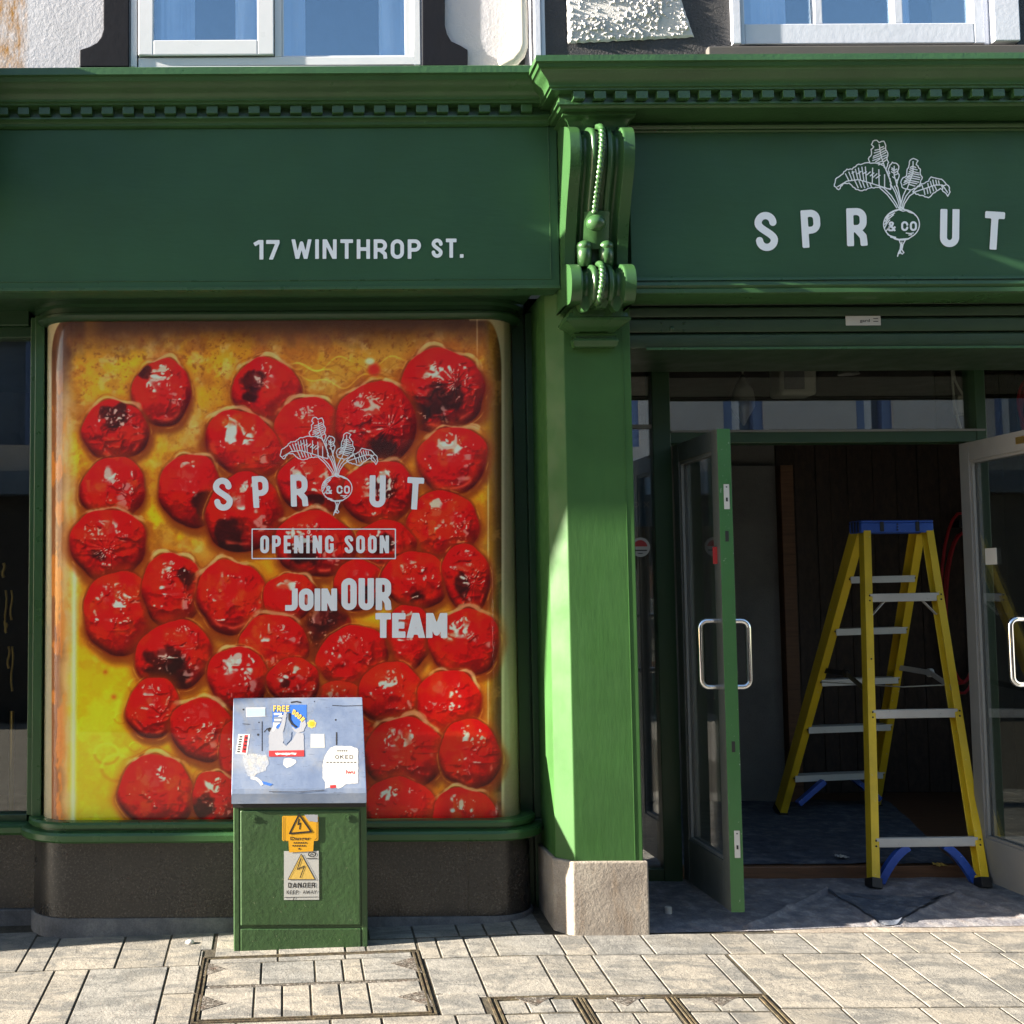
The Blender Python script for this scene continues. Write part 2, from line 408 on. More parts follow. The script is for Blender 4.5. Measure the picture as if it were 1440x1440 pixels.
def glyph(ch, w, t):
    """list of centre lines of a block capital, height 1, y up"""
    h = t/2; x0, x1, y0, y1, xm = h, w-h, h, 1-h, w/2
    r = min((x1-x0)/2, .34); A = lambda cx, cy, a0, a1, rx=r, ry=None: arc(cx, cy, rx, a0, a1, 12, ry)
    if ch == 'O': return [A(x1-r,y1-r,0,90) + A(x0+r,y1-r,90,180) + A(x0+r,y0+r,180,270) + A(x1-r,y0+r,270,360) + [(x1,y1-r)]]
    if ch in 'CG':
        p = [(x1,.69)] + A(x1-r,y1-r,0,90) + A(x0+r,y1-r,90,180) + A(x0+r,y0+r,180,270) + A(x1-r,y0+r,270,360)
        return [p + ([(x1,.31)] if ch == 'C' else [(x1,.5)]) ] + ([[(w*.55,.46),(w,.46)]] if ch == 'G' else [])
    if ch == 'U': return [[(x0,1)] + A(x0+r,y0+r,180,270) + A(x1-r,y0+r,270,360) + [(x1,1)]]
    if ch == 'J': return [[(x1,1)] + [(x1-r+r*math.cos(R(a)), y0+r+r*math.sin(R(a))) for a in range(0,-91,-10)] + [(0,y0)]]
    if ch == 'S':
        p = [(x1,.70)] + A(x1-r,y1-r,0,90) + A(x0+r,y1-r,90,180)
        for k in range(1, 12):
            u = k/12; b = u*u*(3-2*u); p.append((x0+(x1-x0)*b, (y1-r)*(1-u)+(y0+r)*u))
        q = A(x1-r,y0+r,360,270) + A(x0+r,y0+r,270,180) + [(x0,.30)]
        return [p + q]
    if ch in 'PRBD':
        if ch == 'D': return [[(x0,0),(x0,1)], [(x0,y1)] + A(x1-r,y1-r,90,0) + A(x1-r,y0+r,0,-90) + [(x0,y0)]]
        m = .46; rr = min(r, (y1-m)/2)
        b = [(x0,y1)] + A(x1-rr,y1-rr,90,0,rr) + A(x1-rr,m+rr,0,-90,rr) + [(x0,m)]
        if ch == 'P': return [[(x0,0),(x0,1)], b]
        return [[(x0,0),(x0,1)], b, [(xm*.95,m),(x1-h*.1,.25),(x1+h*.15,0)]]
    if ch == 'T': return [[(0,y1),(w,y1)], [(xm,0),(xm,1)]]
    if ch == 'I': return [[(xm,0),(xm,1)]]
    if ch == 'E': return [[(x0,0),(x0,1)], [(0,y1),(w,y1)], [(0,.5),(w*.92,.5)], [(0,y0),(w,y0)]]
    if ch == 'F': return [[(x0,0),(x0,1)], [(0,y1),(w,y1)], [(0,.5),(w*.92,.5)]]
    if ch == 'L': return [[(x0,0),(x0,1)], [(0,y0),(w,y0)]]
    if ch == 'H': return [[(x0,0),(x0,1)], [(x1,0),(x1,1)], [(x0,.5),(x1,.5)]]
    if ch == 'N': return [[(x0,0),(x0,1)], [(x1,0),(x1,1)], [(x0-h*.1,1.05),(x1+h*.1,-.05)]]
    if ch == 'M': return [[(x0,0),(x0,1)], [(x1,0),(x1,1)], [(x0,1.06),(xm,.22),(x1,1.06)]]
    if ch == 'A': return [[(x0*.85,-.05),(xm,1.0)], [(w-x0*.85,-.05),(xm,1.0)], [(w*.24,.26),(w*.76,.26)]]
    if ch == 'W': return [[(x0*.8,1.05),(w*.29,.02),(xm,.80),(w*.71,.02),(w-x0*.8,1.05)]]
    if ch == 'V': return [[(x0,1.05),(xm,.02),(x1,1.05)]]
    if ch == 'Y': return [[(x0*.8,1.05),(xm,.42),(w-x0*.8,1.05)], [(xm,0),(xm,.44)]]
    if ch == 'K': return [[(x0,0),(x0,1)], [(x1,1.05),(x0,.40)], [(w*.36,.58),(x1,-.05)]]
    if ch == '1': return [[(x1,0),(x1,1)], [(0,.76),(x1,.97)]]
    if ch == '7': return [[(0,y1),(w,y1)], [(x1+h*.2,1-h),(w*.34,-.03)]]
    if ch == '.': return [[(xm,0),(xm,t)]]
    if ch == '&': return [[(w,.02),(w*.30,.66)] + arc(w*.48,.74,w*.24,200,20,10,.16) + [(w*.62,.62),(w*.2,.40)] + arc(w*.42,.25,w*.34,150,330,10,.18) + [(w,.48)]]
    return []
def text(mb, s, x0, x1, yt, yb, mapf, t=.17, gap=.10, rot=0, res=26, clip=True):
    """block capitals filling x0..x1, yt..yb (y runs down) of the flat frame behind mapf"""
    H = yb - yt; fix = {'I': t, '.': t*1.05}
    rat = [RATIO.get(c, 1) for c in s]; fx = sum(fix[c] for c in s if c in fix)
    lw = ((x1-x0)/H - gap*(len(s)-1) - fx) / max(1e-6, sum(r for r, c in zip(rat, s) if c not in fix)) if any(c not in fix for c in s) else 1
    x = x0; cx, cy = (x0+x1)/2, (yt+yb)/2; ca, sa = math.cos(R(rot)), math.sin(R(rot))
    for c, r in zip(s, rat):
        w = fix.get(c, r*lw)
        if c != ' ':
            gl = glyph(c, w, t)
            def fn(X, Y):
                d = np.full(X.shape, 1e9)
                for p in gl: d = np.minimum(d, stroke(X, Y, p, t/2))
                return np.maximum(d, np.maximum(-Y, Y-1) if clip else d)
            def mp(u, v, x=x):
                gx, gy = x + u*H, yb - v*H
                return mapf(cx + (gx-cx)*ca - (gy-cy)*sa, cy + (gx-cx)*sa + (gy-cy)*ca)
            iso(mb, fn, -.06, w+.07, -.03, 1.04, 1/res, mp)
        x += (w + gap)*H
def bfont(mb, s, x0, x1, yb, height, mapf, bold=.0, fit=True):
    """small mixed-case lettering in the built-in typeface"""
    cu = bpy.data.curves.new('t', 'FONT'); cu.body = s; cu.size = 1; cu.offset = bold; cu.resolution_u = 3
    o = bpy.data.objects.new('t', cu); COL.objects.link(o); bpy.context.view_layer.update()
    me = o.evaluated_get(bpy.context.evaluated_depsgraph_get()).to_mesh()
    vs = [v.co.copy() for v in me.vertices]; fs = [tuple(p.vertices) for p in me.polygons]
    bpy.data.objects.remove(o); bpy.data.curves.remove(cu)
    if not vs: return
    mx = max(v.x for v in vs); mn = min(v.x for v in vs)
    k = height/.72; kx = (x1-x0)/(mx-mn) if fit else k
    mb.add([mapf(x0 + (v.x-mn)*kx, yb - v.y*k) for v in vs], fs)
def poly2(mb, pts, mapf): mb.add([mapf(*p) for p in pts], [tuple(range(len(pts)))])
def ring(mb, pts, t, mapf, res):
    xs = [p[0] for p in pts]; ys = [p[1] for p in pts]
    iso(mb, lambda X, Y: stroke(X, Y, pts + [pts[0]], t), min(xs)-t*2, max(xs)+t*2, min(ys)-t*2, max(ys)+t*2, res, mapf)

# the beetroot emblem, drawn as lines (units: photograph pixels on the fascia)
def Z6(pts): return [(1050 + x/3.692, 180 + y/3.692) for x, y in pts]
LEAF = [
 [(748,318),(700,306),(640,312),(600,326),(566,318),(532,286),(500,290),(478,320),(455,302),(462,265),(492,243),(520,214),(548,214),(572,192),(602,186),(624,180),(655,182),(690,184),(712,196),(735,236),(748,285)],
 [(640,178),(632,160),(648,136),(646,112),(660,98),(648,86),(656,68),(676,64),(688,76),(712,68),(722,92),(722,112),(733,132),(728,156),(737,178),(724,214)],
 [(742,240),(736,212),(744,192),(756,178),(774,182),(790,198),(784,224),(792,250),(782,276),(778,304)],
 [(806,306),(800,282),(812,258),(830,248),(832,222),(842,196),(848,168),(866,158),(890,170),(880,190),(902,214),(900,234),(912,256),(902,282),(906,296),(880,312),(848,322),(824,316)],
 [(862,332),(900,290),(922,288),(944,276),(958,254),(988,262),(1012,266),(1030,284),(1048,300),(1056,332),(1044,354),(1028,334),(1006,314),(984,328),(962,346),(944,362),(908,350),(880,344),(862,332)]]
VEIN = [
 [(470,306),(520,276),(580,268),(650,288),(748,320)],[(530,272),(512,236)],[(560,268),(548,222)],[(592,272),(580,206)],[(622,280),(616,200)],[(652,290),(654,206)],[(688,302),(686,214)],[(716,310),(716,240)],
 [(560,270),(580,312)],[(600,274),(614,312)],[(640,286),(648,306)],[(545,236),(560,226)],[(600,240),(624,226)],[(640,250),(662,232)],[(670,262),(694,244)],[(575,238),(596,224)],
 [(688,84),(696,140),(716,200),(752,290)],[(692,110),(664,116)],[(696,130),(656,148)],[(702,152),(652,170)],[(692,104),(712,96)],[(696,128),(722,116)],[(702,150),(728,140)],[(710,176),(728,164)],[(694,160),(668,176)],[(708,184),(682,192)],
 [(766,196),(766,246),(784,310)],[(766,216),(752,206)],[(766,236),(750,226)],[(768,220),(782,212)],[(768,244),(784,238)],[(770,262),(756,252)],[(774,276),(782,266)],
 [(864,172),(864,230),(832,318)],[(864,196),(848,206)],[(864,216),(842,228)],[(860,236),(832,254)],[(852,258),(818,276)],[(844,280),(812,296)],[(866,200),(880,206)],[(864,226),(894,234)],[(858,248),(902,258)],[(850,272),(896,282)],[(842,292),(876,302)],
 [(1044,336),(1016,296),(980,296),(920,316),(866,334)],[(1000,294),(996,272)],[(972,298),(966,268)],[(944,306),(940,286)],[(976,300),(986,322)],[(948,308),(956,340)],[(920,318),(926,348)],[(1012,300),(1020,318)],[(916,316),(910,296)],[(1020,300),(1034,296)]]
VEIN += [[((a[0][0]+b[0][0])/2+2,(a[0][1]+b[0][1])/2), ((a[1][0]+b[1][0])/2,(a[1][1]+b[1][1])/2-2)] for a, b in zip(VEIN[:-1], VEIN[1:]) if len(a) == 2 and len(b) == 2 and abs(a[0][0]-b[0][0]) < 48 and abs(a[0][1]-b[0][1]) < 40 and (a[1][0]-a[0][0])*(b[1][0]-b[0][0]) > 0 and (a[1][1]-a[0][1])*(b[1][1]-b[0][1]) > 0]
STEM = [[(690,310),(730,346),(762,388),(780,416)],[(712,312),(750,350),(776,390),(790,418)],[(748,292),(772,336),(788,384),(796,418)],[(766,300),(784,340),(798,390),(802,418)],[(784,306),(794,350),(802,392)],
 [(828,318),(812,352),(802,392),(798,418)],[(850,326),(828,352),(812,388),(806,418)],[(880,330),(846,352),(820,392),(812,420)]]
def emblem(mb, mapf, sc=1.0):
    def lines(ps, t, bd, closed=False):
        pp = [Z6(p + ([p[0]] if closed and p[0] != p[-1] else [])) for p in ps]
        def fn(X, Y):
            d = np.full(X.shape, 1e9)
            for p in pp:
                bx0 = min(q[0] for q in p)-3; bx1 = max(q[0] for q in p)+3; by0 = min(q[1] for q in p)-3; by1 = max(q[1] for q in p)+3
                s2 = (X >= bx0) & (X <= bx1) & (Y >= by0) & (Y <= by1)
                if s2.any(): d[s2] = np.minimum(d[s2], stroke(X[s2], Y[s2], p, t))
            return d
        (a, b), (c, e) = bd
        x0, y0 = Z6([(a, b)])[0]; x1, y1 = Z6([(c, e)])[0]
        iso(mb, fn, x0, x1, y0, y1, .33, mapf)
    def wob(p):
        out = []
        for (ax, ay), (bx, by) in zip(p[:-1], p[1:]):
            n = max(1, int(math.hypot(bx-ax, by-ay)/9))
            for k in range(n):
                u = k/n; j = 2.2*math.sin((ax+k*9)*1.7 + ay) if k else 0
                out.append((ax+(bx-ax)*u - (by-ay)/max(1,math.hypot(bx-ax,by-ay))*j, ay+(by-ay)*u + (bx-ax)/max(1,math.hypot(bx-ax,by-ay))*j))
        return out + [p[-1]]
    bulb = [(804+93*math.cos(a), 500+78*math.sin(a)+ (4 if math.sin(a)>.9 else 0)) for a in np.linspace(0, 2*math.pi, 49)[:-1]]
    allp = [wob(p + [p[0]] if i not in (1,2) else p) for i, p in enumerate(LEAF)] + VEIN + STEM + [bulb + [bulb[0]]]
    allp += [[(722,470),(740,446),(768,432)],[(718,486),(738,458),(770,440)],[(716,502),(736,472),(764,450)],[(716,520),(728,496),(744,476)],[(722,540),(734,520),(742,508)],[(730,552),(746,560),(776,568)],[(745,566),(790,578),(840,574)],
             [(770,432),(790,424),(812,432),(828,428),(846,438),(868,444),(878,456)],[(790,424),(800,412),(816,420),(828,428)],[(826,545),(850,548),(868,544)],[(840,556),(860,554)]]
    allp += [[(790,578),(800,604),(797,628),(788,648),(783,668)],[(826,578),(812,604),(806,632),(816,646),(806,656)],[(806,590),(804,620),(798,642),(804,654)],[(797,640),(790,652),(800,648)]]
    lines(allp, .78, ((440, 50), (1066, 690)))
    q = lambda x, y: Z6([(x, y)])[0]
    a = q(733, 485); b = q(771, 536); text(mb, '&', a[0], b[0], a[1], b[1], mapf, .2, .1, res=20)
    a = q(802, 484); b = q(884, 535); text(mb, 'CO', a[0], b[0], a[1], b[1], mapf, .21, .16, res=20)
WORD = [('S',1062,1093,298,353,-5),('P',1127,1154,295,348,-3.5),('R',1190.5,1219,292.5,346,-1.5),('U',1322,1349,294,347.5,.8),('T',1384,1412,297.5,351,3.5)]
def logo(mb, mapf):
    for c, x0, x1, a, b, rt in WORD: text(mb, c, x0, x1, a, b, mapf, .185, .1, rot=rt, res=34)
    emblem(mb, mapf)

# ------------------------------------------------------------------ the printed window poster (painted as a colour per point)
rng = np.random.RandomState(11)
PX0, PX1, PY0, PY1, PS = 55, 730, 436, 1164, 1.25
PW, PH = int((PX1-PX0)*PS), int((PY1-PY0)*PS)
def vnoise(cell, seed, w=None, h=None, ax=1.0):
    w = w or PW; h = h or PH; r = np.random.RandomState(seed)
    gw, gh = int(w/(cell*ax))+4, int(h/cell)+4; g = r.rand(gh, gw)
    x = np.arange(w)/(cell*ax)+1; y = np.arange(h)/cell+1
    xi = x.astype(int); yi = y.astype(int); fx = x-xi; fy = y-yi
    fx = fx*fx*(3-2*fx); fy = (fy*fy*(3-2*fy))[:,None]
    a = g[yi][:,xi]; b = g[yi][:,xi+1]; c = g[yi+1][:,xi]; d = g[yi+1][:,xi+1]
    return (a*(1-fx)+b*fx)*(1-fy) + (c*(1-fx)+d*fx)*fy
def fbm(cell, seed, o=4, ax=1.0, gain=.5):
    s = 0; a = 1; t = 0
    for k in range(o):
        if cell/2**k < 1: break
        s = s + a*vnoise(cell/2**k, seed+k*17, ax=ax); t += a; a *= gain
    return s/t
def mixc(img, col, m): return img*(1-m[...,None]) + np.array(col)/255.*m[...,None]
def sm(a, b, x): t = np.clip((x-a)/(b-a), 0, 1); return t*t*(3-2*t)
TOM = [ # cx, cy, rx, ry, rot, glow, wrinkle, [(char dx, dy, r)], rim of oil
 (450,885,42,42,0,.25,.5,[(0,0,1.3)],0),(400,1050,46,44,0,.7,.7,[],0),(455,1030,40,40,0,.6,.7,[],0),(505,1045,42,46,0,.6,.6,[],0),(430,1120,48,44,0,.7,.6,[],0),(380,1135,40,36,0,.6,.6,[],0),(497,1120,40,40,0,.6,.6,[],0),
 (376,552,46,45,0,.75,.35,[(-.42,-.35,.5),(-.45,.1,.3)],1),(227,553,38,46,6,.8,.7,[(-.6,-.6,.35)],1),(621,550,58,54,0,.6,1.1,[(-.05,.25,.75),(-.5,.55,.4)],1),
 (432,606,48,43,-15,.8,.4,[],1),(529,596,52,57,0,.55,1.2,[(.1,.55,.55)],1),(343,626,54,42,28,.95,.45,[],1),(162,606,43,41,-10,.8,1.0,[(.1,-.42,.6)],1),
 (159,688,42,43,15,.95,.6,[],0),(636,648,46,45,0,1.0,.5,[],1),(268,690,43,47,0,.75,.3,[(.45,.35,.6)],1),(344,722,50,54,0,.7,.4,[(-.4,.45,.7)],0),
 (443,682,50,39,0,.7,.5,[(0,.5,.3)],0),(533,694,49,42,0,.75,.9,[(.1,-.25,.5)],1),(622,739,47,46,15,1.05,1.0,[],0),(152,766,52,46,5,.8,1.1,[(-.2,.3,.3)],1),
 (541,768,41,35,0,.55,.7,[(0,-.1,.5)],0),(443,766,53,44,0,.7,.7,[(-.3,.2,.5)],1),(169,862,50,54,-5,1.0,.8,[],0),(242,830,42,48,0,.8,1.0,[(.45,-.3,.35)],1),(326,840,47,49,15,.95,.7,[],1),
 (407,840,35,32,-38,.9,.5,[],1),(505,823,33,35,0,.75,.7,[(.3,.3,.4)],0),(584,816,43,39,8,.9,.6,[(.1,.5,.4)],0),(656,813,32,45,-8,.75,1.1,[(-.3,.15,.5)],0),
 (575,896,32,42,0,.75,.6,[],0),(654,905,46,46,0,1.0,.6,[],1),(497,925,49,41,-24,.8,.8,[],0),(385,906,45,40,0,.95,.7,[],1),(245,922,50,46,-8,.85,.9,[(-.35,.15,.75),(0,.5,.55)],0),
 (335,955,40,43,0,.9,.8,[],1),(475,982,30,24,0,1.0,.6,[],0),(413,958,36,30,0,.9,1.0,[(-.3,.1,.35)],0),(551,976,43,43,-12,.85,.6,[],0),(631,990,44,44,0,.9,.6,[],1),
 (216,996,36,40,0,.9,.8,[],0),(284,1026,41,42,10,.9,.8,[],1),(335,1062,26,46,0,.8,.5,[],0),(570,1060,53,48,8,.85,.7,[],1),(661,1061,40,47,0,.9,.9,[],0),
 (220,1114,49,50,0,1.0,.55,[],1),(303,1124,32,36,0,.8,.9,[(-.4,.2,.6)],1),(563,1134,48,38,12,.85,.7,[],0),(654,1152,43,42,0,1.0,.5,[],1)]
def paint_poster():
    y, x = np.mgrid[0:PH, 0:PW]; x = x/PS+PX0; y = y/PS+PY0
    f1 = fbm(90, 1, 5); f2 = fbm(26, 2, 5, gain=.65); f3 = fbm(7, 3, 3); f4 = fbm(50, 4, 5); sp = fbm(9, 90, 4, gain=.8)
    img = np.ones((PH, PW, 3))*np.array([196,150,26])/255
    img = mixc(img, (176,134,52), sm(.42,.62,f1)); img = mixc(img, (212,176,16), sm(.5,.66,f4)*.8)
    img = mixc(img, (148,92,26), sm(.54,.72,f2)*.55); img = mixc(img, (210,190,120), sm(.58,.72,fbm(34,40,4))*.5)
    up = sm(760, 480, y)                                                            # baked brown, dry end of the tray
    img = mixc(img, (166,122,48), up*.6*sm(.3,.7,f2)); img = mixc(img, (140,80,24), up*sm(.55,.70,sp)*.6); img = mixc(img, (206,186,140), up*sm(.56,.72,fbm(22,71,4))*.5)
    img = mixc(img, (112,62,20), sm(.64,.74,sp)*.4*(.3+.7*up)); img = mixc(img, (150,86,24), sm(.50,.66,fbm(60,77,5,gain=.7))*.55)
    low = sm(820, 1000, y)*sm(330, 200, x); img = mixc(img, (206,172,14), low*.8); img = mixc(img, (222,196,52), low*sm(.55,.7,f4)*.5)
    img = mixc(img, (150,84,30), sm(520, 430, x)*0 + sm(.5,.65,f4)*sm(230,330,x)*.4)
    for bx, by, br in ((150,1060,17),(195,965,14),(205,1010,12),(170,1010,9),(240,945,8),(165,1080,22),(190,1050,8)):   # oil beads
        rr = np.hypot(x-bx, (y-by)*1.2)/br; img = mixc(img, (232,206,70), np.exp(-((rr-1)/.12)**2)*.6*(y < by+2)); img = mixc(img, (150,116,6), np.exp(-((rr-1)/.14)**2)*.5*(y > by))
    for bx, by, br in ((160,980,4),(215,955,4),(148,945,3),(265,560,3),(560,560,4),(300,600,3)): img = mixc(img, (176,84,24), np.exp(-(np.hypot(x-bx,y-by)/br)**2)*.9)
    for k in range(14):                                                             # curling oil lines at the top
        yy = 505 + 6*k % 50 + 7*np.sin(x/17+k) + 5*np.sin(x/8.+k*2); m = np.exp(-((y-yy)/1.1)**2)*sm(.55,.7,vnoise(60, 200+k))*(x > 400)*(x < 680)*.55
        img = mixc(img, (236,204,90) if k % 2 else (150,98,20), m)
    # tray rim: dark back wall, pale left wall, shaded right wall
    top = sm(502, 450, y + 34*(f2-.5) - sm(300,80,x)*16); img = mixc(img, (84,50,38), top*.9); img = mixc(img, (46,28,26), sm(480,450,y)*.55)
    lw = sm(110, 92, x + 14*(f2-.5)); img = mixc(img, (176,156,128), lw*.85*sm(470,560,y)); img = mixc(img, (216,206,190), np.exp(-((x-103-(1100-y)*.006)/4)**2)*.8*sm(600,800,y))
    img = mixc(img, (112,62,30), sm(96,78,x + 14*(f4-.5))*.85); img = mixc(img, (190,120,40), sm(104,80,x)*sm(.5,.62,fbm(40,61,4,ax=.3))*.7)
    img = mixc(img, (66,36,28), lw*sm(590,490,y)*.85)
    img = mixc(img, (206,160,30), sm(114,124,x)*sm(150,124,x)*.2)
    rw = sm(676, 694, x + 6*(f2-.5)); img = mixc(img, (112,80,26), rw*.75); img = mixc(img, (52,34,22), sm(690,704,x)*.85); img = mixc(img, (150,118,70), sm(.52,.7,f2)*rw*.4)
    cr = np.maximum(sm(.93,1.0,np.hypot(np.clip(92-x,0,99)/20, np.clip(500-y,0,99)/52)), sm(.93,1.0,np.hypot(np.clip(x-684,0,99)/22, np.clip(520-y,0,99)/72)))
    img = mixc(img, (150,146,136), cr*((x < 100)|(x > 660)))
    img = mixc(img, (120,116,108), sm(707,711,x)); 
    img = mixc(img, (236,226,200), np.exp(-((x-686.5)/.9)**2)*.55*sm(640,700,y)); img = mixc(img, (220,190,150), np.exp(-((x-671)/.8)**2)*.3*sm(800,860,y)); img = mixc(img, (236,226,210), np.exp(-((x-671)/.9)**2)*.4*sm(560,480,y))
    img = mixc(img, (190,20,26), np.exp(-(((x-526)/9)**2+((y-520)/10)**2)**2)*.85); img = mixc(img, (230,220,205), np.exp(-(((x-520)/7)**2+((y-508)/5)**2)**2)*.8)
    rg = 1-np.abs(2*fbm(26, 301, 2, gain=.4)-1); rg2 = 1-np.abs(2*fbm(14, 311, 2, gain=.4)-1); rg3 = 1-np.abs(2*fbm(20, 321, 2, ax=2.6, gain=.35)-1); lump = fbm(24, 331, 3); wig = fbm(20, 341, 3)-.5; skin = fbm(3, 351, 2); lump2 = fbm(30, 361, 2)
    Lt = np.array([-.25, -.62, .74]); Lt /= np.linalg.norm(Lt)
    order = TOM
    for idx, (cx, cy, rx, ry, rot, glow, wr, chars, rim) in enumerate(order):
        rx *= 1.07; ry *= 1.07
        Rm = max(rx, ry)*1.5; i0, i1 = max(0,int((cy-Rm-PY0)*PS)), min(PH,int((cy+Rm-PY0)*PS)); j0, j1 = max(0,int((cx-Rm-PX0)*PS)), min(PW,int((cx+Rm-PX0)*PS))
        if i1-i0 < 4 or j1-j0 < 4: continue
        sl = (slice(i0,i1), slice(j0,j1)); X = x[sl]-cx; Y = y[sl]-cy; im = img[sl]
        r2 = np.random.RandomState(500+idx); c, s = math.cos(R(rot)), math.sin(R(rot))
        u = (X*c+Y*s)/rx; v = (-X*s+Y*c)/ry; th = np.arctan2(v, u)
        ph = r2.rand(6)*6.28
        edge = 1 + .035*np.sin(2*th+ph[0]) + .028*np.sin(3*th+ph[1]) + .018*np.sin(5*th+ph[2]) + .012*np.sin(8*th+ph[3]) + .04*wig[sl]
        rho = np.hypot(u, v)/edge
        # shade cast on the tray, then the pale ring of oil round the upper edge
        sh = np.hypot(u-2/rx, v-7/ry)/edge; im = mixc(im, (84,28,10), sm(1.22,.96,sh)*.72)
        im = mixc(im, (150,66,10), sm(1.35,1.02,rho)*.42); im = mixc(im, (110,34,10), sm(1.09,1.0,rho)*.6)
        if rim and True:
            ro = rho*(1+.05*np.sin(7*th+ph[4])); a0 = -math.pi/2 + (r2.rand()-.5)*.5 - R(rot)
            da = np.abs(np.angle(np.exp(1j*(th-a0)))); rwid = .10+.06*r2.rand(); m = sm(.99,1.02,ro)*sm(1+rwid,1+rwid*.55,ro+.25*wig[sl])*sm(1.05,.45,da + .9*wig[sl])
            im = mixc(im, (230,208,176), m*(.36+.3*lump[sl])); m2 = np.exp(-((ro-1-rwid)/.014)**2)*sm(1.2,.5,da+.9*wig[sl]); im = mixc(im, (130,70,20), m2*.5)
        im = mixc(im, (235,190,110), np.exp(-((rho-1.06)/.014)**2)*sm(.52,.7,lump[sl])*.4)
        # body: a sagging, wrinkled skin lit from the top of the tray
        mk = sm(1.01, .985, rho); rc = np.clip(rho, 0, .995)
        hgt = np.sqrt(1-rc**2)*min(rx,ry)*.82
        ccx, ccy = (r2.rand()-.5)*.7, (r2.rand()-.5)*.7
        pa = np.arctan2(v-ccy, u-ccx); pr = np.hypot(u-ccx, v-ccy)
        radial = sum(np.sin(pa*n+ph[k]+3*wig[sl]+2*pr)*(.5 if k else .6) for k, n in enumerate((9,14,21)))
        patch = sm(.40,.62,np.roll(lump, int(r2.rand()*300), 0)[sl])
        sy, sx = int(r2.rand()*300), int(r2.rand()*300)
        W = 3.4*np.roll(rg,(sy,sx),(0,1))[sl]**4*(.2+patch) + 1.9*np.roll(rg2,(sx,sy),(0,1))[sl]**4*patch + 1.3*np.roll(rg3,(sy,sy),(0,1))[sl]**4*(.3+.7*(1-patch)) + .55*radial*np.exp(-(pr/.6)**2)*(wr > 1.05)
        hgt = hgt + wr*1.5*W*sm(1.0,.8,rc) + 9.0*(lump2[sl]-.5)
        gy, gx = np.gradient(hgt*PS); nz = 1/np.sqrt(gx*gx+gy*gy+1); nx, ny = -gx*nz, -gy*nz
        dif = np.clip(nx*Lt[0]+ny*Lt[1]+nz*Lt[2], 0, 1)
        hv = Lt+np.array([0,0,1]); hv /= np.linalg.norm(hv); nh = np.clip(nx*hv[0]+ny*hv[1]+nz*hv[2], 0, 1)
        base = np.ones(X.shape+(3,))*np.array([192+14*min(1,glow),12,16])/255
        base = mixc(base, (232,38,14), sm(.42,.66,np.roll(lump,(sx,sy),(0,1))[sl])*min(1,glow)); 
        if glow > .9: base = mixc(base, (236,84,26), sm(.60,.74,np.roll(lump,(sy,90),(0,1))[sl])*.55)
        base = base*(.90+.2*skin[sl])[...,None]
        k = (.52+.60*dif**1.1)*(.74+.26*glow)
        k = k*(1-.42*sm(.80,1.0,rc)*sm(-.3,.8,v)); body = base*k[...,None]
        body[...,0] += .10*sm(.75,1.0,rc)*sm(.2,-.6,v)
        for dx, dy, dr in chars:
            q = np.hypot(u-dx, v-dy)/dr + .9*(np.roll(wig,(sx,sx),(0,1))[sl]) + .25*(np.roll(rg,(sx,3),(0,1))[sl]-.6)
            cm = sm(.90,.50,q)*.86; body = mixc(body, (34,10,12), cm*(.86+.14*skin[sl]))
        sgate = sm(.46,.60,np.roll(lump2,(sx,int(sy*.7)),(0,1))[sl])
        spec = sm(.962,.988,nh)*(.15+.85*sgate)
        hv2 = np.array([-.10,-.52,.85]); nh2 = np.clip(nx*hv2[0]+ny*hv2[1]+nz*hv2[2],0,1); spec = np.maximum(spec, sm(.978,.992,nh2)*sm(.40,.55,np.roll(lump2,(sy,sx),(0,1))[sl])*.8)
        side = sm(.955,.985,np.clip(nx*.42+ny*.28+nz*.86,0,1))*sm(.55,.66,np.roll(lump2,(sy,60),(0,1))[sl])*.55
        lit = np.clip(np.maximum(spec,side), 0, 1)*sm(1.0,.88,rc)
        body = mixc(body, (240,214,222), lit*.85)
        glowl = sm(.80,1.0,nh)*.10; body = body + glowl[...,None]*np.array([1,.35,.25])
        low2 = np.exp(-(((rho-.80)/.05)**2))*sm(.2,.8,v)*sm(.52,.66,lump[sl]); body = mixc(body, (230,90,70), low2*.6)
        im = im*(1-mk[...,None]) + np.clip(body,0,1)*mk[...,None]
        img[sl] = im
    v = (fbm(2,801,1)-.5)*.025; img = np.clip(img+v[...,None], 0, 1)
    return np.where(img <= .04045, img/12.92, ((img+.055)/1.055)**2.4)
def sample(img, px, py):
    fx = np.clip((px-PX0)*PS, 0, PW-1.001); fy = np.clip((py-PY0)*PS, 0, PH-1.001)
    i = fy.astype(int); j = fx.astype(int); a = (fx-j)[:,None]; b = (fy-i)[:,None]
    return (img[i,j]*(1-a)+img[i,j+1]*a)*(1-b) + (img[i+1,j]*(1-a)+img[i+1,j+1]*a)*b
# ================================================================== GROUND
gm = MB()
def gpoint(x, y): return (x, y, ground(x, y) - .0028)
xs = sorted([-60,-20,-8,-4,.9,-1.7] + [round(-3 + .25*i, 3) for i in range(37)] + [8,12,25,60])
ysl = [-60,-25,-12,-8,-6,-4,-2,0,1.5,2.6,3.2,3.6,4.0,4.2,4.4,4.6,4.8,5.0,5.2,5.4,5.57,5.7,6.5]
gm.add([gpoint(a, b) for b in ysl for a in xs], [(j*len(xs)+i, j*len(xs)+i+1, (j+1)*len(xs)+i+1, (j+1)*len(xs)+i) for j in range(len(ysl)-1) for i in range(len(xs)-1)])
tag(gm.build('ground', M['joint'], fix=False), kind='structure')

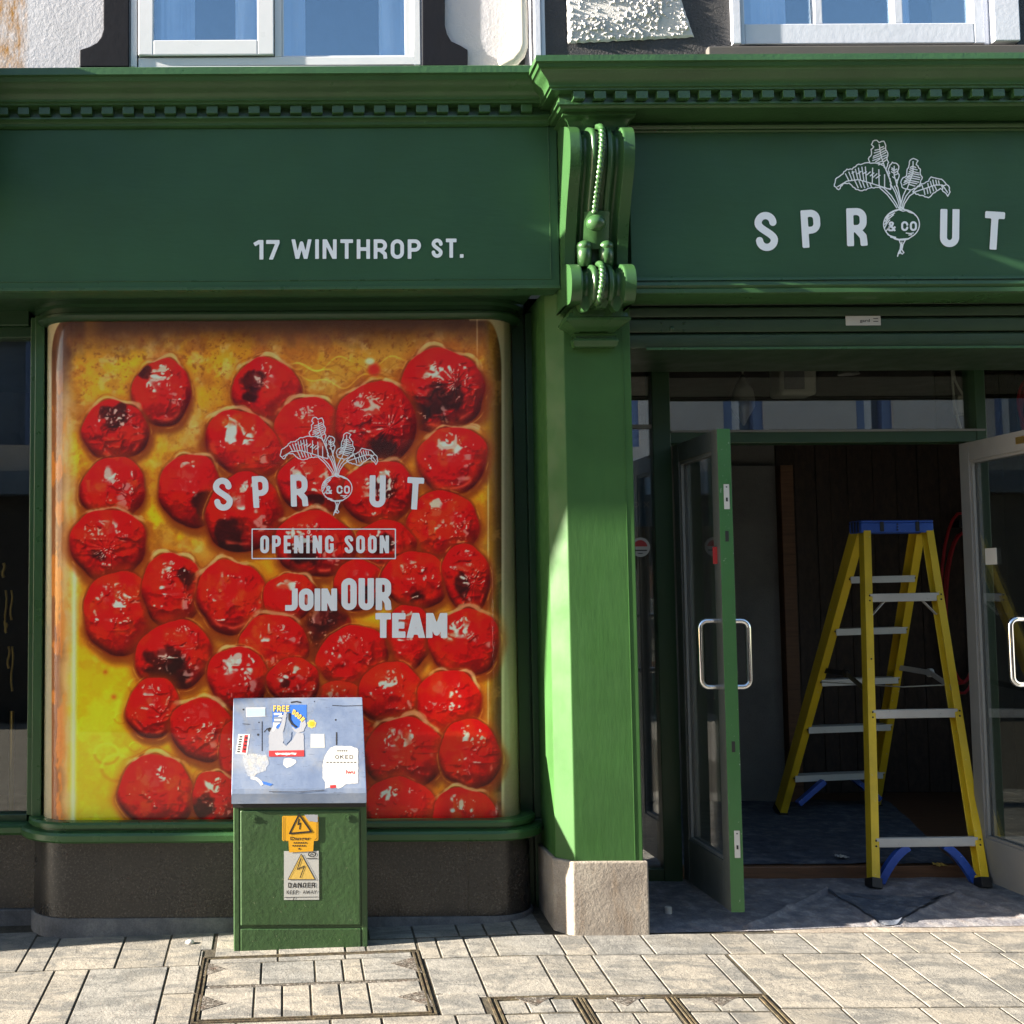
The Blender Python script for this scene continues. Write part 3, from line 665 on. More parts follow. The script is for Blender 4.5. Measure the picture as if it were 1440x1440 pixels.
pv = MB(); prs = random.Random(5)
def slab(mb, x0, x1, y0, y1, g=.0046, lift=0., quad=None):
    """one stone with worn, rounded edges following the fall of the ground"""
    c = quad or [(x0+g,y0+g),(x1-g,y0+g),(x1-g,y1-g),(x0+g,y1-g)]
    dz = prs.uniform(-.0007,.0007)+lift; e = .0018
    cx = sum(p[0] for p in c)/4; cy = sum(p[1] for p in c)/4
    def ins(p, k):
        dx, dy = cx-p[0], cy-p[1]
        return (p[0]+math.copysign(min(k,abs(dx)*.3),dx), p[1]+math.copysign(min(k,abs(dy)*.3),dy))
    a = [(p[0],p[1],ground(*p)-.016) for p in c]; b = [(p[0],p[1],ground(*p)-.0007+dz) for p in c]; t = [(*ins(p,e), ground(*p)+dz) for p in c]
    fs = [(i,(i+1)%4,4+(i+1)%4,4+i) for i in range(4)] + [(4+i,4+(i+1)%4,8+(i+1)%4,8+i) for i in range(4)] + [(8,9,10,11)]
    mb.add(a+b+t, fs)
def gx(px, py): return GP(px, py).x
# covers sit in these plan rectangles
CA = (GP(286,1344).x, GP(588,1337).x, GP(440,1433).y, GP(440,1341).y)     # the cover left of centre: x0, x1, y0, y1
CB = (GP(684,1399).x, GP(1072,1396).x, 3.66, GP(880,1399).y)     # the cover right of centre
CAx0, CAx1, CAy0, CAy1 = CA; CBx0, CBx1, CBy0, CBy1 = CB
yA0, yA1 = 4.925, GP(1000,1341.5).y            # top course
yB1 = GP(1200,1416).y                           # second course, right
def course(y0, y1, joints):
    for a, b in zip(joints[:-1], joints[1:]):
        if b-a > .02: slab(pv, a, b, y0, y1)
def rnd(x0, x1, ws=(.2,.3,.42,.16,.34)):
    r = [x0]
    while r[-1] < x1-.12: r.append(min(x1, r[-1] + prs.choice(ws)*prs.uniform(.92,1.08)))
    r[-1] = x1; return r
# right of centre, first course against the shopfront
jA = [gx(p,1342) for p in (620,661,701,796,839,923,1028,1077,1156,1254,1295,1353,1418)]
course(yA1, yA0, jA + rnd(jA[-1]+.0, 6.0)[1:])
# left: a course that runs on under the foot of the bay
yL = GP(150,1362).y
jL = [gx(p,1364) for p in (24,62,160,229,279)]
course(yL, 5.16, rnd(-4.4, jL[0]) ); course(yL, 5.10, jL)
slab(pv, jL[-1], CAx0-.005, yL, 4.875)
slab(pv, gx(279,1345), gx(300,1330), 4.88, 5.09)
for a, b in ((302,391),(391,486),(486,516)): slab(pv, gx(a,1338), gx(b,1338), CAy1+.004, 5.09)
slab(pv, gx(516,1338), CAx1, CAy1+.004, 4.925)
for a, b in ((520,585),(585,650),(650,690),(690,735),(735,775)): slab(pv, gx(a,1325), gx(b,1325), 4.93, 5.16 if b < 700 else 5.3)
slab(pv, CAx1+.004, jA[0], yA1, 4.925)
# second course
jB = [gx(p,1342) for p in (661.5,755,794,831,900,993,1020)]
course(CBy1+.004, yA1, [gx(600,1345)+.012] + jB)
jC = [gx(p,1342) for p in (1023,1101,1211,1255,1338)]
yC = GP(1200,1417).y
course(yC, yA1, jC + rnd(jC[-1], 6.0)[1:])
jD = [gx(p,1366) for p in (-60,77,125,236,281)]
yD = GP(100,1437).y - .06
course(yD, yL, rnd(-4.4, jD[0])); course(yD, yL, jD[:3]); slab(pv, jD[2], jD[3], yD, yL)
ym = GP(225,1398).y; slab(pv, jD[3], CAx0-.004, ym, yL); slab(pv, jD[3], CAx0-.004, yD, ym)
slab(pv, CAx1+.012, gx(661.5,1342), GP(640,1397).y, yA1); slab(pv, CAx1+.012, gx(675,1400), GP(640,1427).y, GP(640,1397).y)
# beyond the foot of the picture
yE = GP(640,1427).y
course(3.70, CAy0-.004, rnd(jD[-1], gx(640,1427))) ; slab(pv, gx(640,1427), CBx0-.006, 3.70, yE)
yy = yC
for k, h in enumerate((.19,.40,.30)):
    course(yy-h, yy, rnd(CBx1+.006 + .0, 6.0, (.2,.33,.16,.28))); yy -= h
for y1, y0 in ((yD,3.70),(3.70,3.30),(3.30,2.9),(2.9,2.5),(2.5,2.0)):
    course(y0, y1, rnd(-4.4, jD[-1] if y1 == yD else (CBx0-.01 if y1 > 3.66 else 6.0)))
for y1, y0 in ((3.655,3.30),):
    course(y0, y1, rnd(CBx0-.01, 6.0))
tag(pv.build('pavement', M['paving'], fix=False), kind='structure')
st = MB(); st.add([(a, b, ground(a, b)+.001) for a, b in ((-30,-4.6),(30,-4.6),(30,2.0),(-30,2.0))], [(0,1,2,3)])
tag(st.build('street', M['street'], fix=False), kind='structure')

# ================================================================== LEFT BUILDING
LB = thing('shop_building', 'white rendered building with green curved bay shopfront and lettered fascia', 'building')
RB = thing('shop_building', 'black and roughcast building with green pilaster, open double doors and roller shutter', 'building')
YU = 5.0
wx0, wx1 = X_(183,YU,60), X_(592,YU,60); wz0 = Z_(93,YU,390)
XE = X_(727,YU,40)
w = MB(); w.box(-3.4, wx0, YU, YU+.3, 3.2, 6.6).box(wx1, XE, YU, YU+.3, 3.2, 6.6).box(wx0, wx1, YU+.001, YU+.3, 3.2, wz0).box(wx0, wx1, YU, YU+.3, wz0+1.35, 6.6)
w.build('wall', M['render'], LB)
def surround(px):
    pts = [U(a, b, YU) for a, b in px]
    m = MB(); n = len(pts)
    m.add([(p.x, YU-.016, p.z) for p in pts] + [(p.x, YU+.01, p.z) for p in pts], [tuple(range(n))] + [(i,(i+1)%n,n+(i+1)%n,n+i) for i in range(n)])
    return m
sl = [(182,96),(113,96),(113,72),(126,68),(137,62),(143,54),(146,44),(146,-190),(182,-190)]
surround(sl).build('window_surround', M['blacksmooth'], LB, bevel=.004)
sr = [(593,95),(657,95),(657,72),(647,66),(634,60),(628,50),(625,38),(625,-190),(593,-190)]
surround(sr).build('window_surround', M['blacksmooth'], LB, bevel=.004)
# white plastic window
wf = MB(); zt = wz0+1.35; Yf = YU-.004
a = lambda p: X_(p, YU, 40); zz = lambda q: Z_(q, YU, 390)
wf.box(wx0+.002, a(194), Yf, Yf+.07, wz0, zt).box(a(582), wx1-.002, Yf, Yf+.07, wz0, zt).box(a(194), a(582), Yf, Yf+.07, wz0, zz(80.5)).box(a(194), a(582), Yf, Yf+.07, zt-.06, zt)
wf.box(a(386), a(396), Yf, Yf+.07, zz(80.5), zt-.06)
win = wf.build('window', M['upvc'], LB, bevel=.003)
cs = MB(); ya = Yf-.014
cs.box(a(195), a(216), ya, ya+.06, zz(79), zt-.07).box(a(362), a(385), ya, ya+.06, zz(79), zt-.07).box(a(216), a(362), ya, ya+.06, zz(79), zz(58)).box(a(216), a(362), ya, ya+.06, zt-.13, zt-.07)
cs.build('casement', M['upvc'], win, bevel=.004)
fr = MB(); fr.box(a(396), a(399), Yf+.01, Yf+.05, zz(80.5), zt-.06).box(a(570), a(582), Yf+.01, Yf+.05, zz(80.5), zt-.06).box(a(399), a(570), Yf+.01, Yf+.05, zz(80.5), zz(77.5))
fr.build('glazing_bead', M['upvc'], win, bevel=.002)
MB().box(a(215), a(363), ya+.025, ya+.031, zz(59), zt-.12).build('pane', M['upglass'], win)
MB().box(a(398), a(571), Yf+.025, Yf+.031, zz(79), zt-.06).build('pane', M['upglass'], win)
def drape(mb, x0, x1, y, z0, z1, wave=.05, amp=.02, ph=0):
    mb.grid(lambda u, v: (x0+(x1-x0)*u, y+amp*math.sin(((x0+(x1-x0)*u))/wave*2+ph)+.006*math.sin(37*u+3*v), z0+(z1-z0)*v), max(8,int((x1-x0)/.012)), 3)
dr = MB(); drape(dr, a(216), a(272), YU+.10, wz0, zt); drape(dr, a(330), a(372), YU+.10, wz0, zt); drape(dr, a(398), a(430), YU+.10, wz0, zt); drape(dr, a(535), a(584), YU+.10, wz0, zt)
dr.build('curtain', M['curtain'], win, smooth=True, fix=False)
rb = MB(); rb.box(wx0-.2, wx1+.2, YU+1.2, YU+1.25, 3.3, 5.3).box(wx0-.2, wx1+.2, YU+.31, YU+1.2, 3.25, 3.3)
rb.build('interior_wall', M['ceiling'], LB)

# cornice and fascia of the left shop
YF = 4.85; XL0 = -3.2; XF1 = X_(785.5,YF,300)
ZF0, ZF1 = Z_(407.5,YF,400), Z_(176,YF,400)
cz = Z_(93,YF-.176,400)
prof = [(-.30,cz+.012),(.165,cz+.004),(.176,cz-.002),(.177,cz-.030),(.164,cz-.034),(.158,cz-.050),(.150,cz-.054),(.142,cz-.060),(.128,cz-.070),(.112,cz-.077),(.100,cz-.086),(.093,cz-.097),(.092,cz-.103),(.080,cz-.106),(.078,cz-.113),(.030,cz-.114),(.030,cz-.149),(.046,cz-.150),(.046,cz-.158),(.034,cz-.160),(.022,cz-.168),(.020,cz-.178),(.010,cz-.182),(-.02,cz-.184),(-.30,cz-.184)]
co = MB().sweep(prof, [(XL0,YF),(1.095,YF)])
cor = co.build('cornice', M['cornice'], LB, smooth=True)
d = MB(); dx = 30.35*4.77/1700; xd = X_(-6,4.77,156)
k = int((xd-XL0)/dx); xs0 = xd-k*dx
d.box(0, .046, YF-.066, YF-.029, cz-.146, cz-.1135); dn = d.build('dentil', M['trim'], cor, bevel=.002); dn.location.x = xs0; xs0 += dx
while xs0 < 1.02: dup(dn, (xs0,0,0)); xs0 += dx
fa = MB(); fa.box(XL0, XF1, YF, YF+.12, ZF0, cz-.183)
fas = fa.build('fascia', M['fascia'], LB, bevel=.003)
bd = MB(); bw = .0035
zb = Z_(395,YF,400); bd.box(XL0, XF1-.035, YF-.003, YF+.01, zb, zb+.003); bd.box(X_(772.5,YF,300), X_(772.5,YF,300)+.003, YF-.003, YF+.01, zb, ZF1-.01)
bd.box(XL0, XF1+.001, YF-.004, YF+.02, ZF0-.001, ZF0+.012)
bd.build('fascia_bead', M['trim'], fas, bevel=.001)
sc = MB(); sc.ell((0,0,0), (.003,.002,.003), 8, 6); sw_ = sc.build('screw', M['dark_green'], fas); sw_.location = U(775,188,YF)
for px in (138, 253, 390, 508, 653, 764): dup(sw_, U(px, 398, YF))

# bay window joinery
def baypath(inset, r1, r2, back=5.30):
    x0, x1, y = -1.075+inset, 1.040-inset, 5.077+inset
    return [(x0, back)] + arc(x0+r1, y+r1, r1, 180, 270, 12) + arc(x1-r2, y+r2, r2, 270, 360, 14) + [(x1, back)]
BP = baypath(0, .19, .20, 5.30); GPATH = baypath(.033, .150, .16, 5.285)
ZS = .385; ZG0, ZG1 = .460, Z_(449.5,5.11,390)
dz0 = -.16
sr_ = MB().sweep([(0,dz0),(0,ZS+.004),(-.05,ZS+.004),(-.05,dz0)], BP)
rise = sr_.build('stall_riser', M['granite'], LB, smooth=True)
MB().sweep([(.012,dz0),(.012,.064),(.006,.072),(-.02,.072),(-.02,dz0)], BP).build('skirting', M['skirting'], rise, smooth=True)
q = X_(659,5.076,1240); MB().box(q-.0015, q+.0015, 5.0755, 5.08, .06, ZS).build('stone_joint', M['joint'], rise)
q = X_(130,5.076,1240); MB().box(q-.001, q+.001, 5.0758, 5.08, .0, .05).build('stone_joint', M['joint'], rise)
bay = MB().sweep([(-.05,ZG1-.002),(-.018,ZG1-.002),(-.006,ZG1+.004),(.004,ZG1+.016),(.004,ZG1+.026),(-.004,ZG1+.032),(-.004,ZG1+.052),(.018,ZG1+.060),(.018,ZF0+.05),(-.05,ZF0+.05)], BP).build('bay_window', M['dark_green'], LB, smooth=True)
MB().sweep([(-.06,ZS+.0),(.050,ZS+.0),(.058,ZS+.008),(.058,ZS+.030),(.050,ZS+.040),(.014,ZS+.044),(.014,ZS+.050),(.026,ZS+.054),(.026,ZS+.070),(.018,ZS+.078),(-.06,ZS+.078)], BP).build('window_sill', M['trim'], bay, smooth=True)
gl = MB().sweep([(0,ZG0),(0,ZG1),(-.005,ZG1),(-.005,ZG0)], GPATH); gl.build('glass_pane', M['bayglass'], bay, smooth=True)
po = MB(); po.box(-1.085, -1.043, 5.215, 5.33, ZG0, 2.62); po.box(-1.112, -1.0845, 5.25, 5.33, ZG0, 2.62)
po.build('corner_post', M['trim'], bay, bevel=.004)
so = MB(); so.box(XL0, 1.045, YF+.121, 5.7, ZF0+.014, ZF0+.05); so.build('soffit', M['dark_green'], LB)
# recessed panel between the bay and the pilaster
pn = MB(); pn.box(.98, 1.30, 5.30, 5.36, -.1, 2.63); pn.box(1.066, 1.11, 5.262, 5.31, -.1, 2.63); pn.box(1.04, 1.13, 5.235, 5.31, ZS, ZS+.05)
pn.build('infill_panel', M['dark_green'], LB, bevel=.003)
# left-hand window
YLW = 5.30
sw = MB(); zb2 = Z_(1143,YLW,20); zt2 = Z_(477,YLW,20)
sw.box(-3.2, -1.112, YLW-.03, YLW+.06, zb2-.045, zb2).box(-3.2, -1.112, YLW-.03, YLW+.06, zt2, zt2+.05).box(-3.2, -1.12, YLW-.05, YLW+.06, zt2+.05, ZF0+.02).box(-3.2,-2.5,YLW-.02,YLW+.06,zb2,zt2)
swo = sw.build('side_window', M['dark_green'], LB, bevel=.004)
MB().box(-3.2, -1.11, YLW+.01, YLW+.016, zb2-.005, zt2+.005).build('glass_pane', M['glass'], swo)
sl2 = MB(); sl2.sweep([(-.02,ZS),(.06,ZS),(.07,ZS+.01),(.07,ZS+.032),(.058,ZS+.042),(-.02,ZS+.046)], [(-3.2,YLW-.03),(-1.08,YLW-.03)]); sl2.build('window_sill', M['trim'], swo, smooth=True)
r2 = MB().box(-3.2, -1.06, YLW-.036, YLW+.05, -.2, ZS).build('stall_riser', M['granite'], LB)
MB().box(-3.2, -1.05, YLW-.052, YLW, -.2, .066).build('skirting', M['skirting'], r2, bevel=.006)
iw = MB(); iw.box(-3.3, 1.3, 8.0, 8.1, -.1, 2.9).box(-3.3, 1.45, 5.7, 8.1, 2.75, 2.8).box(-3.3, -3.2, 5.3, 8.1, -.1, 2.9).box(1.36, 1.45, 5.62, 8.1, -.1, 2.9).box(-3.3, 1.36, 5.35, 8.05, -.1, .1)
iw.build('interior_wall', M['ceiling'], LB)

# ================================================================== POSTER in the bay
def path_len(P): return [0] + list(np.cumsum([math.hypot(b[0]-a[0], b[1]-a[1]) for a, b in zip(P[:-1], P[1:])]))
PP = baypath(.0385, .145, .155, 5.235)
sL = path_len(PP); NU, NV = 660, 690
su = np.linspace(0, sL[-1], NU+1); xu = np.interp(su, sL, [p[0] for p in PP]); yu = np.interp(su, sL, [p[1] for p in PP])
zv = np.linspace(ZG0+.002, ZG1-.002, NV+1)
VX = np.tile(xu, NV+1); VY = np.tile(yu, NV+1); VZ = np.repeat(zv, NU+1)
V = np.stack([VX, VY, VZ], 1); ppx, ppy = proj(V)
pc = np.minimum(sample(paint_poster(), ppx, ppy)**1.1*np.array([2.3, 1.95, 1.45]), .88)
me = bpy.data.meshes.new('window_poster')
nv = len(V); ii = (np.arange(NV)[:,None]*(NU+1) + np.arange(NU)[None,:]).ravel()
quads = np.stack([ii, ii+1, ii+NU+2, ii+NU+1], 1).astype(np.int32)
me.vertices.add(nv); me.vertices.foreach_set('co', V.ravel())
me.loops.add(quads.size); me.loops.foreach_set('vertex_index', quads.ravel())
me.polygons.add(len(quads)); me.polygons.foreach_set('loop_start', np.arange(0, quads.size, 4, dtype=np.int32))
me.update(calc_edges=True)
ca = me.attributes.new('print', 'FLOAT_COLOR', 'POINT'); ca.data.foreach_set('color', np.concatenate([pc, np.ones((nv,1))], 1).ravel().astype(np.float32))
me.polygons.foreach_set('use_smooth', [True]*len(quads))
pm = NT('printed_film'); at = pm.n.new('ShaderNodeAttribute'); at.attribute_name = 'print'
POSTER_GAIN = pm.n.new('ShaderNodeVectorMath'); POSTER_GAIN.operation = 'SCALE'; POSTER_GAIN.inputs['Scale'].default_value = 1.0
pm.L(at.outputs['Color'], POSTER_GAIN.inputs[0]); pm.L(POSTER_GAIN.outputs[0], pm.b.inputs['Base Color']); pm.rough(.45, .3)
me.materials.append(pm.m)
poster = bpy.data.objects.new('window_poster', me); COL.objects.link(poster)
tag(poster, 'large printed poster of red roasted tomatoes in yellow oil filling the bay window', 'poster')
Yt = 5.1115
def pmap(x, y): p = U(x, y, Yt); return (p.x, Yt, p.z)
lm = MB(); logo(lm, lambda x, y: pmap(474+(x-1268)*.843, 692+(y-322)*.843)); lm.build('shop_name', M['winfilm'], poster, fix=False)
lm = MB(); text(lm, 'OPENING SOON', 366, 547, 753, 778, pmap, .19, .17, res=32)
q = [(354.5,744),(556,744),(556,785.5),(354.5,785.5)]; ring(lm, q, .8, pmap, .8); lm.build('opening_notice', M['winfilm'], poster, fix=False)
lm = MB(); text(lm, 'JOIN', 401, 474, 827.5, 859, pmap, .26, .045, res=30); text(lm, 'OUR', 480, 550, 813, 858, pmap, .2, .055, res=34); text(lm, 'TEAM', 528, 629, 862, 897, pmap, .26, .045, res=30)
lm.build('team_notice', M['winfilm'], poster, fix=False)

# fascia lettering
Yl = YF-.0035
lm = MB(); fm = lambda x, y: tuple(U(x, y, Yl)); 
text(lm, '17', 357.5, 393, 337.5, 365, fm, .2, .14, res=30); text(lm, 'WINTHROP', 410, 592, 336.5, 364, fm, .19, .19, res=30); text(lm, 'ST.', 607, 652, 335.5, 362.5, fm, .19, .17, res=30)
tag(lm.build('address_lettering', M['letter'], fix=False), 'white letters reading 17 WINTHROP ST. on the left green fascia', 'sign')

# ================================================================== RIGHT BUILDING
YR = 4.82; YW = 4.92
XC0 = X_(753.7,4.547,80)
czr = Z_(76.5,4.547,800)
# cornice breaks forward with a return on its left
d0 = 4.66 
pr = [(-.34,czr+.012),(.100,czr+.004),(.113,czr-.002),(.114,czr-.026),(.104,czr-.030),(.100,czr-.043),(.093,czr-.046),(.088,czr-.054),(.076,czr-.064),(.064,czr-.072),(.055,czr-.083),(.051,czr-.094),(.050,czr-.100),(.041,czr-.103),(.040,czr-.110),(.0,czr-.111),(.0,czr-.146),(.010,czr-.147),(.010,czr-.155),(.0,czr-.157),(-.006,czr-.166),(-.34,czr-.166)]
xr = XC0+.113
cr = MB().sweep(pr, [(xr,5.15),(xr,d0),(6.2,d0)])
cro = cr.build('cornice', M['cornice'], RB, smooth=True)
d = MB(); dx = 30.2*4.64/1700; xd = X_(805,4.64,137)
d.box(0, .047, d0-.034, d0+.01, czr-.143, czr-.1105); dn = d.build('dentil', M['trim'], cro, bevel=.002); dn.location.x = xd; xd += dx
while xd < 4.6: dup(dn, (xd,0,0)); xd += dx
# frieze block over the console
bk = MB(); x0, x1 = X_(802,4.72,165), X_(880,4.72,165)
zq = czr-.166
bk.sweep([(-.06,zq),(.034,zq),(.036,zq-.014),(.026,zq-.018),(.012,zq-.030),(.004,zq-.046),(.0,zq-.066),(-.06,zq-.066)], [(x0,5.0),(x0,4.735),(x1,4.735),(x1,5.0)])
bk.box(x0+.0, x1, 4.74, 4.99, zq-.07, zq-.002)
bk.build('frieze_block', M['trim'], RB, smooth=True)
# fascia panel
ZR0, ZR1 = Z_(388,YR,1150), Z_(186,YR,1150)
XR0 = X_(886,YR,300)
fr_ = MB(); fr_.box(XR0, 6.2, YR, YR+.14, ZR0-.02, czr-.165)
frr = fr_.build('fascia', M['fascia'], RB, bevel=.003)
ml = MB(); P_ = [(XR0,YR),(6.2,YR)]
ml.sweep([(-.01,ZR1),(.006,ZR1),(.010,ZR1+.006),(.006,ZR1+.012),(.012,ZR1+.016),(.016,ZR1+.026),(-.01,ZR1+.03)], P_)
ml.sweep([(-.01,ZR0),(.004,ZR0),(.010,ZR0-.010),(.012,ZR0-.018),(.005,ZR0-.020),(.005,ZR0-.026),(.022,ZR0-.030),(.026,ZR0-.042),(.020,ZR0-.054),(.030,ZR0-.058),(.030,ZR0-.074),(.018,ZR0-.082),(-.16,ZR0-.084),(-.16,ZR0)], P_)
ml.build('fascia_moulding', M['trim'], frr, smooth=True)
lm = MB(); Ys = YR-.0035; logo(lm, lambda x, y: tuple(U(x, y, Ys)))
tag(lm.build('shop_sign', M['letter'], fix=False), 'white SPROUT and CO lettering with leafy beetroot emblem on the right green fascia', 'sign')
# pilaster with its chamfered edge and stone foot
XP1 = X_(904,4.924,1180); XPL = X_(808,4.924,1190)
pil = MB().prism([(XPL-.063,5.40),(XPL-.063,4.992),(XPL,4.924),(XP1,4.924),(XP1,5.62),(XPL+.05,5.62)], .30, 2.66)
pilo = pil.build('pilaster', M['brushed'], RB, bevel=.004)
MB().box(XP1-.034, XP1-.031, 4.9225, 4.93, .326, 2.5).build('corner_bead', M['brushed'], pilo)
sb = MB().prism([(XPL-.078,5.40),(XPL-.078,4.978),(XPL-.012,4.910),(XP1+.016,4.910),(XP1+.016,5.45)], -.2, .326)
sb.build('stone_base', M['plinthstone'], pilo, bevel=.007, seg=3)
# scrolled console bracket
cx0, cx1 = X_(796,4.72,250), X_(885.5,4.72,250)
def YZ(py, Y): return Z_(py, Y, 840)
side = []   # (y, z) down the front of the bracket
top = [(4.80,178),(4.700,178.5),(4.660,181),(4.642,188),(4.636,202),(4.640,218),(4.655,238),(4.682,260),(4.712,285),(4.742,315),(4.765,345),(4.776,372)]
side = [(y, YZ(p, y)) for y, p in top]
def smoothpts(P, n):
    out = []
    for i in range(len(P)-1):
        p0, p1, p2, p3 = P[max(i-1,0)], P[i], P[i+1], P[min(i+2,len(P)-1)]
        for k in range(n):
            t = k/n
            out.append(tuple(.5*((2*b)+(c-a)*t+(2*a-5*b+4*c-d)*t*t+(-a+3*b-3*c+d)*t**3) for a, b, c, d in zip(p0,p1,p2,p3)))
    return out + [P[-1]]
def console(mb, side, cx0, cx1, yb=4.93, depth=1.0, taper=None):
    sp = smoothpts(side, 6); n = len(sp)
    nx = 64
    def off(u):
        # raised outer bands, two hollow flutes, twin fillets beside a sunk centre
        a = abs(u-.5)*2
        if a > .66: return 0
        if a > .62: return -.014*(.66-a)/.04
        if a > .36: return -.014-.017*math.sin((a-.36)/.26*math.pi)
        if a > .30: return -.016+.014*(.36-a)/.06
        if a > .19: return -.002
        if a > .16: return -.002-.014*(.19-a)/.03
        return -.016
    vs = []
    for i, (y, z) in enumerate(sp):
        a = sp[max(i-1,0)]; b = sp[min(i+1,n-1)]; ty, tz = b[0]-a[0], b[1]-a[1]; L = math.hypot(ty, tz) or 1
        ny, nz = tz/L, -ty/L
        if ny > 0: ny, nz = -ny, -nz
        for j in range(nx+1):
            u = j/nx; o = off(u)*depth
            vs.append((cx0+(cx1-cx0)*u, y+ny*o, z+nz*o))
    w = nx+1
    fs = [(i*w+j, i*w+j+1, (i+1)*w+j+1, (i+1)*w+j) for i in range(n-1) for j in range(nx)]
    b0 = len(vs)
    for y, z in sp: vs.append((cx0, yb, z)); vs.append((cx1, yb, z))
    for i in range(n-1):
        fs.append((i*w, (i+1)*w, b0+2*(i+1), b0+2*i)); fs.append((i*w+nx, b0+2*i+1, b0+2*(i+1)+1, (i+1)*w+nx))
    fs.append(tuple([j for j in range(w)] + [b0+1, b0])); fs.append(tuple([(n-1)*w+j for j in range(w-1,-1,-1)] + [b0+2*(n-1), b0+2*(n-1)+1]))
    mb.add(vs, fs); return sp
cb = MB(); spu = console(cb, side, cx0, cx1)
roll = [(y, YZ(p, y)) for y, p in [(4.79,371.5),(4.715,372),(4.682,376),(4.664,386),(4.662,400),(4.674,414),(4.705,426),(4.79,430)]]
spl = console(cb, roll, cx0, cx1)
cbo = cb.build('corbel', M['trim'], RB, smooth=True)
def rope(mb, sp, x, r=.0125, tw=150, skip=0):
    pts = [Vector((x-.022*max(0,(q_-.15))*(k_ > 40), y-.001, z)) for k_, q_, y, z in [(len(sp), i_/len(sp), *s_) for i_, s_ in enumerate(sp[skip:])]]
    L = 0; n = 14; vs = []
    P = []
    for a, b in zip(pts[:-1], pts[1:]):
        k = max(1, int((b-a).length/.0012))
        P += [a.lerp(b, q/k) for q in range(k)]
    P.append(pts[-1])
    for i, p in enumerate(P):
        t = (P[min(i+1,len(P)-1)]-P[max(i-1,0)]).normalized(); nx = Vector((1,0,0)); bi = t.cross(nx)
        if i: L += (P[i]-P[i-1]).length
        for j in range(n):
            th = 2*math.pi*j/n; rr = r*(1+.16*math.sin(3*th+L*tw*2.2))
            vs.append(p+(nx*math.cos(th)+bi*math.sin(th))*rr)
    mb.add(vs, [(i*n+j, i*n+(j+1)%n, (i+1)*n+(j+1)%n, (i+1)*n+j) for i in range(len(P)-1) for j in range(n)])
xm_ = (cx0+cx1)/2
rp = MB(); rope(rp, [s for s in spu if s[1] > YZ(306,4.75)], xm_+.004); rope(rp, spl, xm_); rp.build('rope_moulding', M['trim'], cbo, smooth='all')
bs = U(838,313.5,4.705); MB().ell(bs, (.039,.034,.032), 20, 14).build('boss', M['trim'], cbo, smooth='all')
tg = MB(); q0 = U(838,320,4.75)
tg.grid(lambda u, v: (q0.x+(u-.5)*(.100+.004*v), 4.728-.012*math.sin(u*math.pi)+.036*v, YZ(300,4.75)+(YZ(352,4.77)-YZ(300,4.75))*v), 10, 8); tg.build('shield', M['trim'], cbo, smooth='all')
for px in (822, 853):
    b_ = MB(); q = U(px,350,4.752); r_ = .024
    b_.ell((q.x, 4.762, q.z+.012), (.030,.034,.024), 18, 12).tube([(q.x,4.765,q.z+.014),(q.x,4.760,q.z-.02),(q.x,4.765,YZ(376,4.77))], [.0295,.029,.028], 18)
    b_.build('leaf_pod', M['trim'], cbo, smooth='all')
cbb = MB(); z1 = YZ(432,4.75); e0, e1 = X_(802,4.80,450), X_(879,4.80,450)
za, zb_, zc = YZ(450,4.8), YZ(462,4.83), YZ(488,4.89)
cbb.box(e0+.01, e1-.01, 4.79, 4.93, za, z1+.012)
cbb.sweep([(-.05,z1-.012),(.006,z1-.012),(.010,z1-.03),(.010,za+.012),(.020,za+.006),(.018,za-.004),(.006,za-.012),(-.010,za-.022),(-.028,zb_-.006),(-.05,zb_-.008)], [(e0,4.935),(e0,4.80),(e1,4.80),(e1,4.935)])
g0, g1 = X_(812,4.88,475), X_(863,4.88,475); zh = zb_-.005
cbb.sweep([(-.02,zh),(.012,zh),(.014,zh-.008),(.004,zh-.014),(.004,zh-.020),(.016,zh-.026),(.019,zh-.036),(.014,zh-.046),(.016,zc+.012),(.010,zc),(-.02,zc)], [(g0,4.935),(g0,4.89),(g1,4.89),(g1,4.935)])
cbb.box(g0+.004, g1-.004, 4.885, 4.93, zc+.001, zh-.001)
cbb.build('corbel_base', M['trim'], cbo, smooth=True)
# roller shutter box
YS = 4.95; sh = MB(); zs = [Z_(q, YS, 1150) for q in (412,429.5,446,467.5,489.5)]
XS0 = XP1-.02
for i in range(4):
    zt_, zb_ = zs[i], zs[i+1]; m_ = .004
    sh.sweep([(-.02,zb_+m_),(.004,zb_+m_),(.008,zb_+m_+.008),(.008,zt_-m_-.006),(.002,zt_-m_),(-.02,zt_-m_)], [(XS0,YS+.004),(6.2,YS+.004)])
sh.box(XS0, 6.2, YS+.022, 5.54, zs[4]+.012, zs[0]+.03)
sho = sh.build('roller_shutter', M['slatgreen'], RB, smooth=True)
bt = MB(); bt.sweep([(0,zs[4]-.006),(.012,zs[4]-.006),(.012,zs[4]+.004),(0,zs[4]+.004)], [(X_(908,YS,488),YS),(6.2,YS)]); bt.build('bottom_bar', M['trim'], sho)
lp = MB(); q = [U(a_,b_,YS-.0075) for a_,b_ in ((1190,457.5),(1239,457.5),(1239,444),(1190,444))]
lp.box(q[0].x, q[1].x, YS-.0062, YS-.002, q[0].z, q[2].z); lp.mat(1)
fm2 = lambda x, y: (X_(x,YS,450), YS-.0068, Z_(y,YS,1215)); bfont(lp, 'gard', 1208, 1222, 453.2, 4.2, fm2, .01)
for yy_ in (448, 452): lp.box(X_(1227,YS,450), X_(1234,YS,450), YS-.0068, YS-.006, Z_(yy_,YS,1215), Z_(yy_+1,YS,1215))
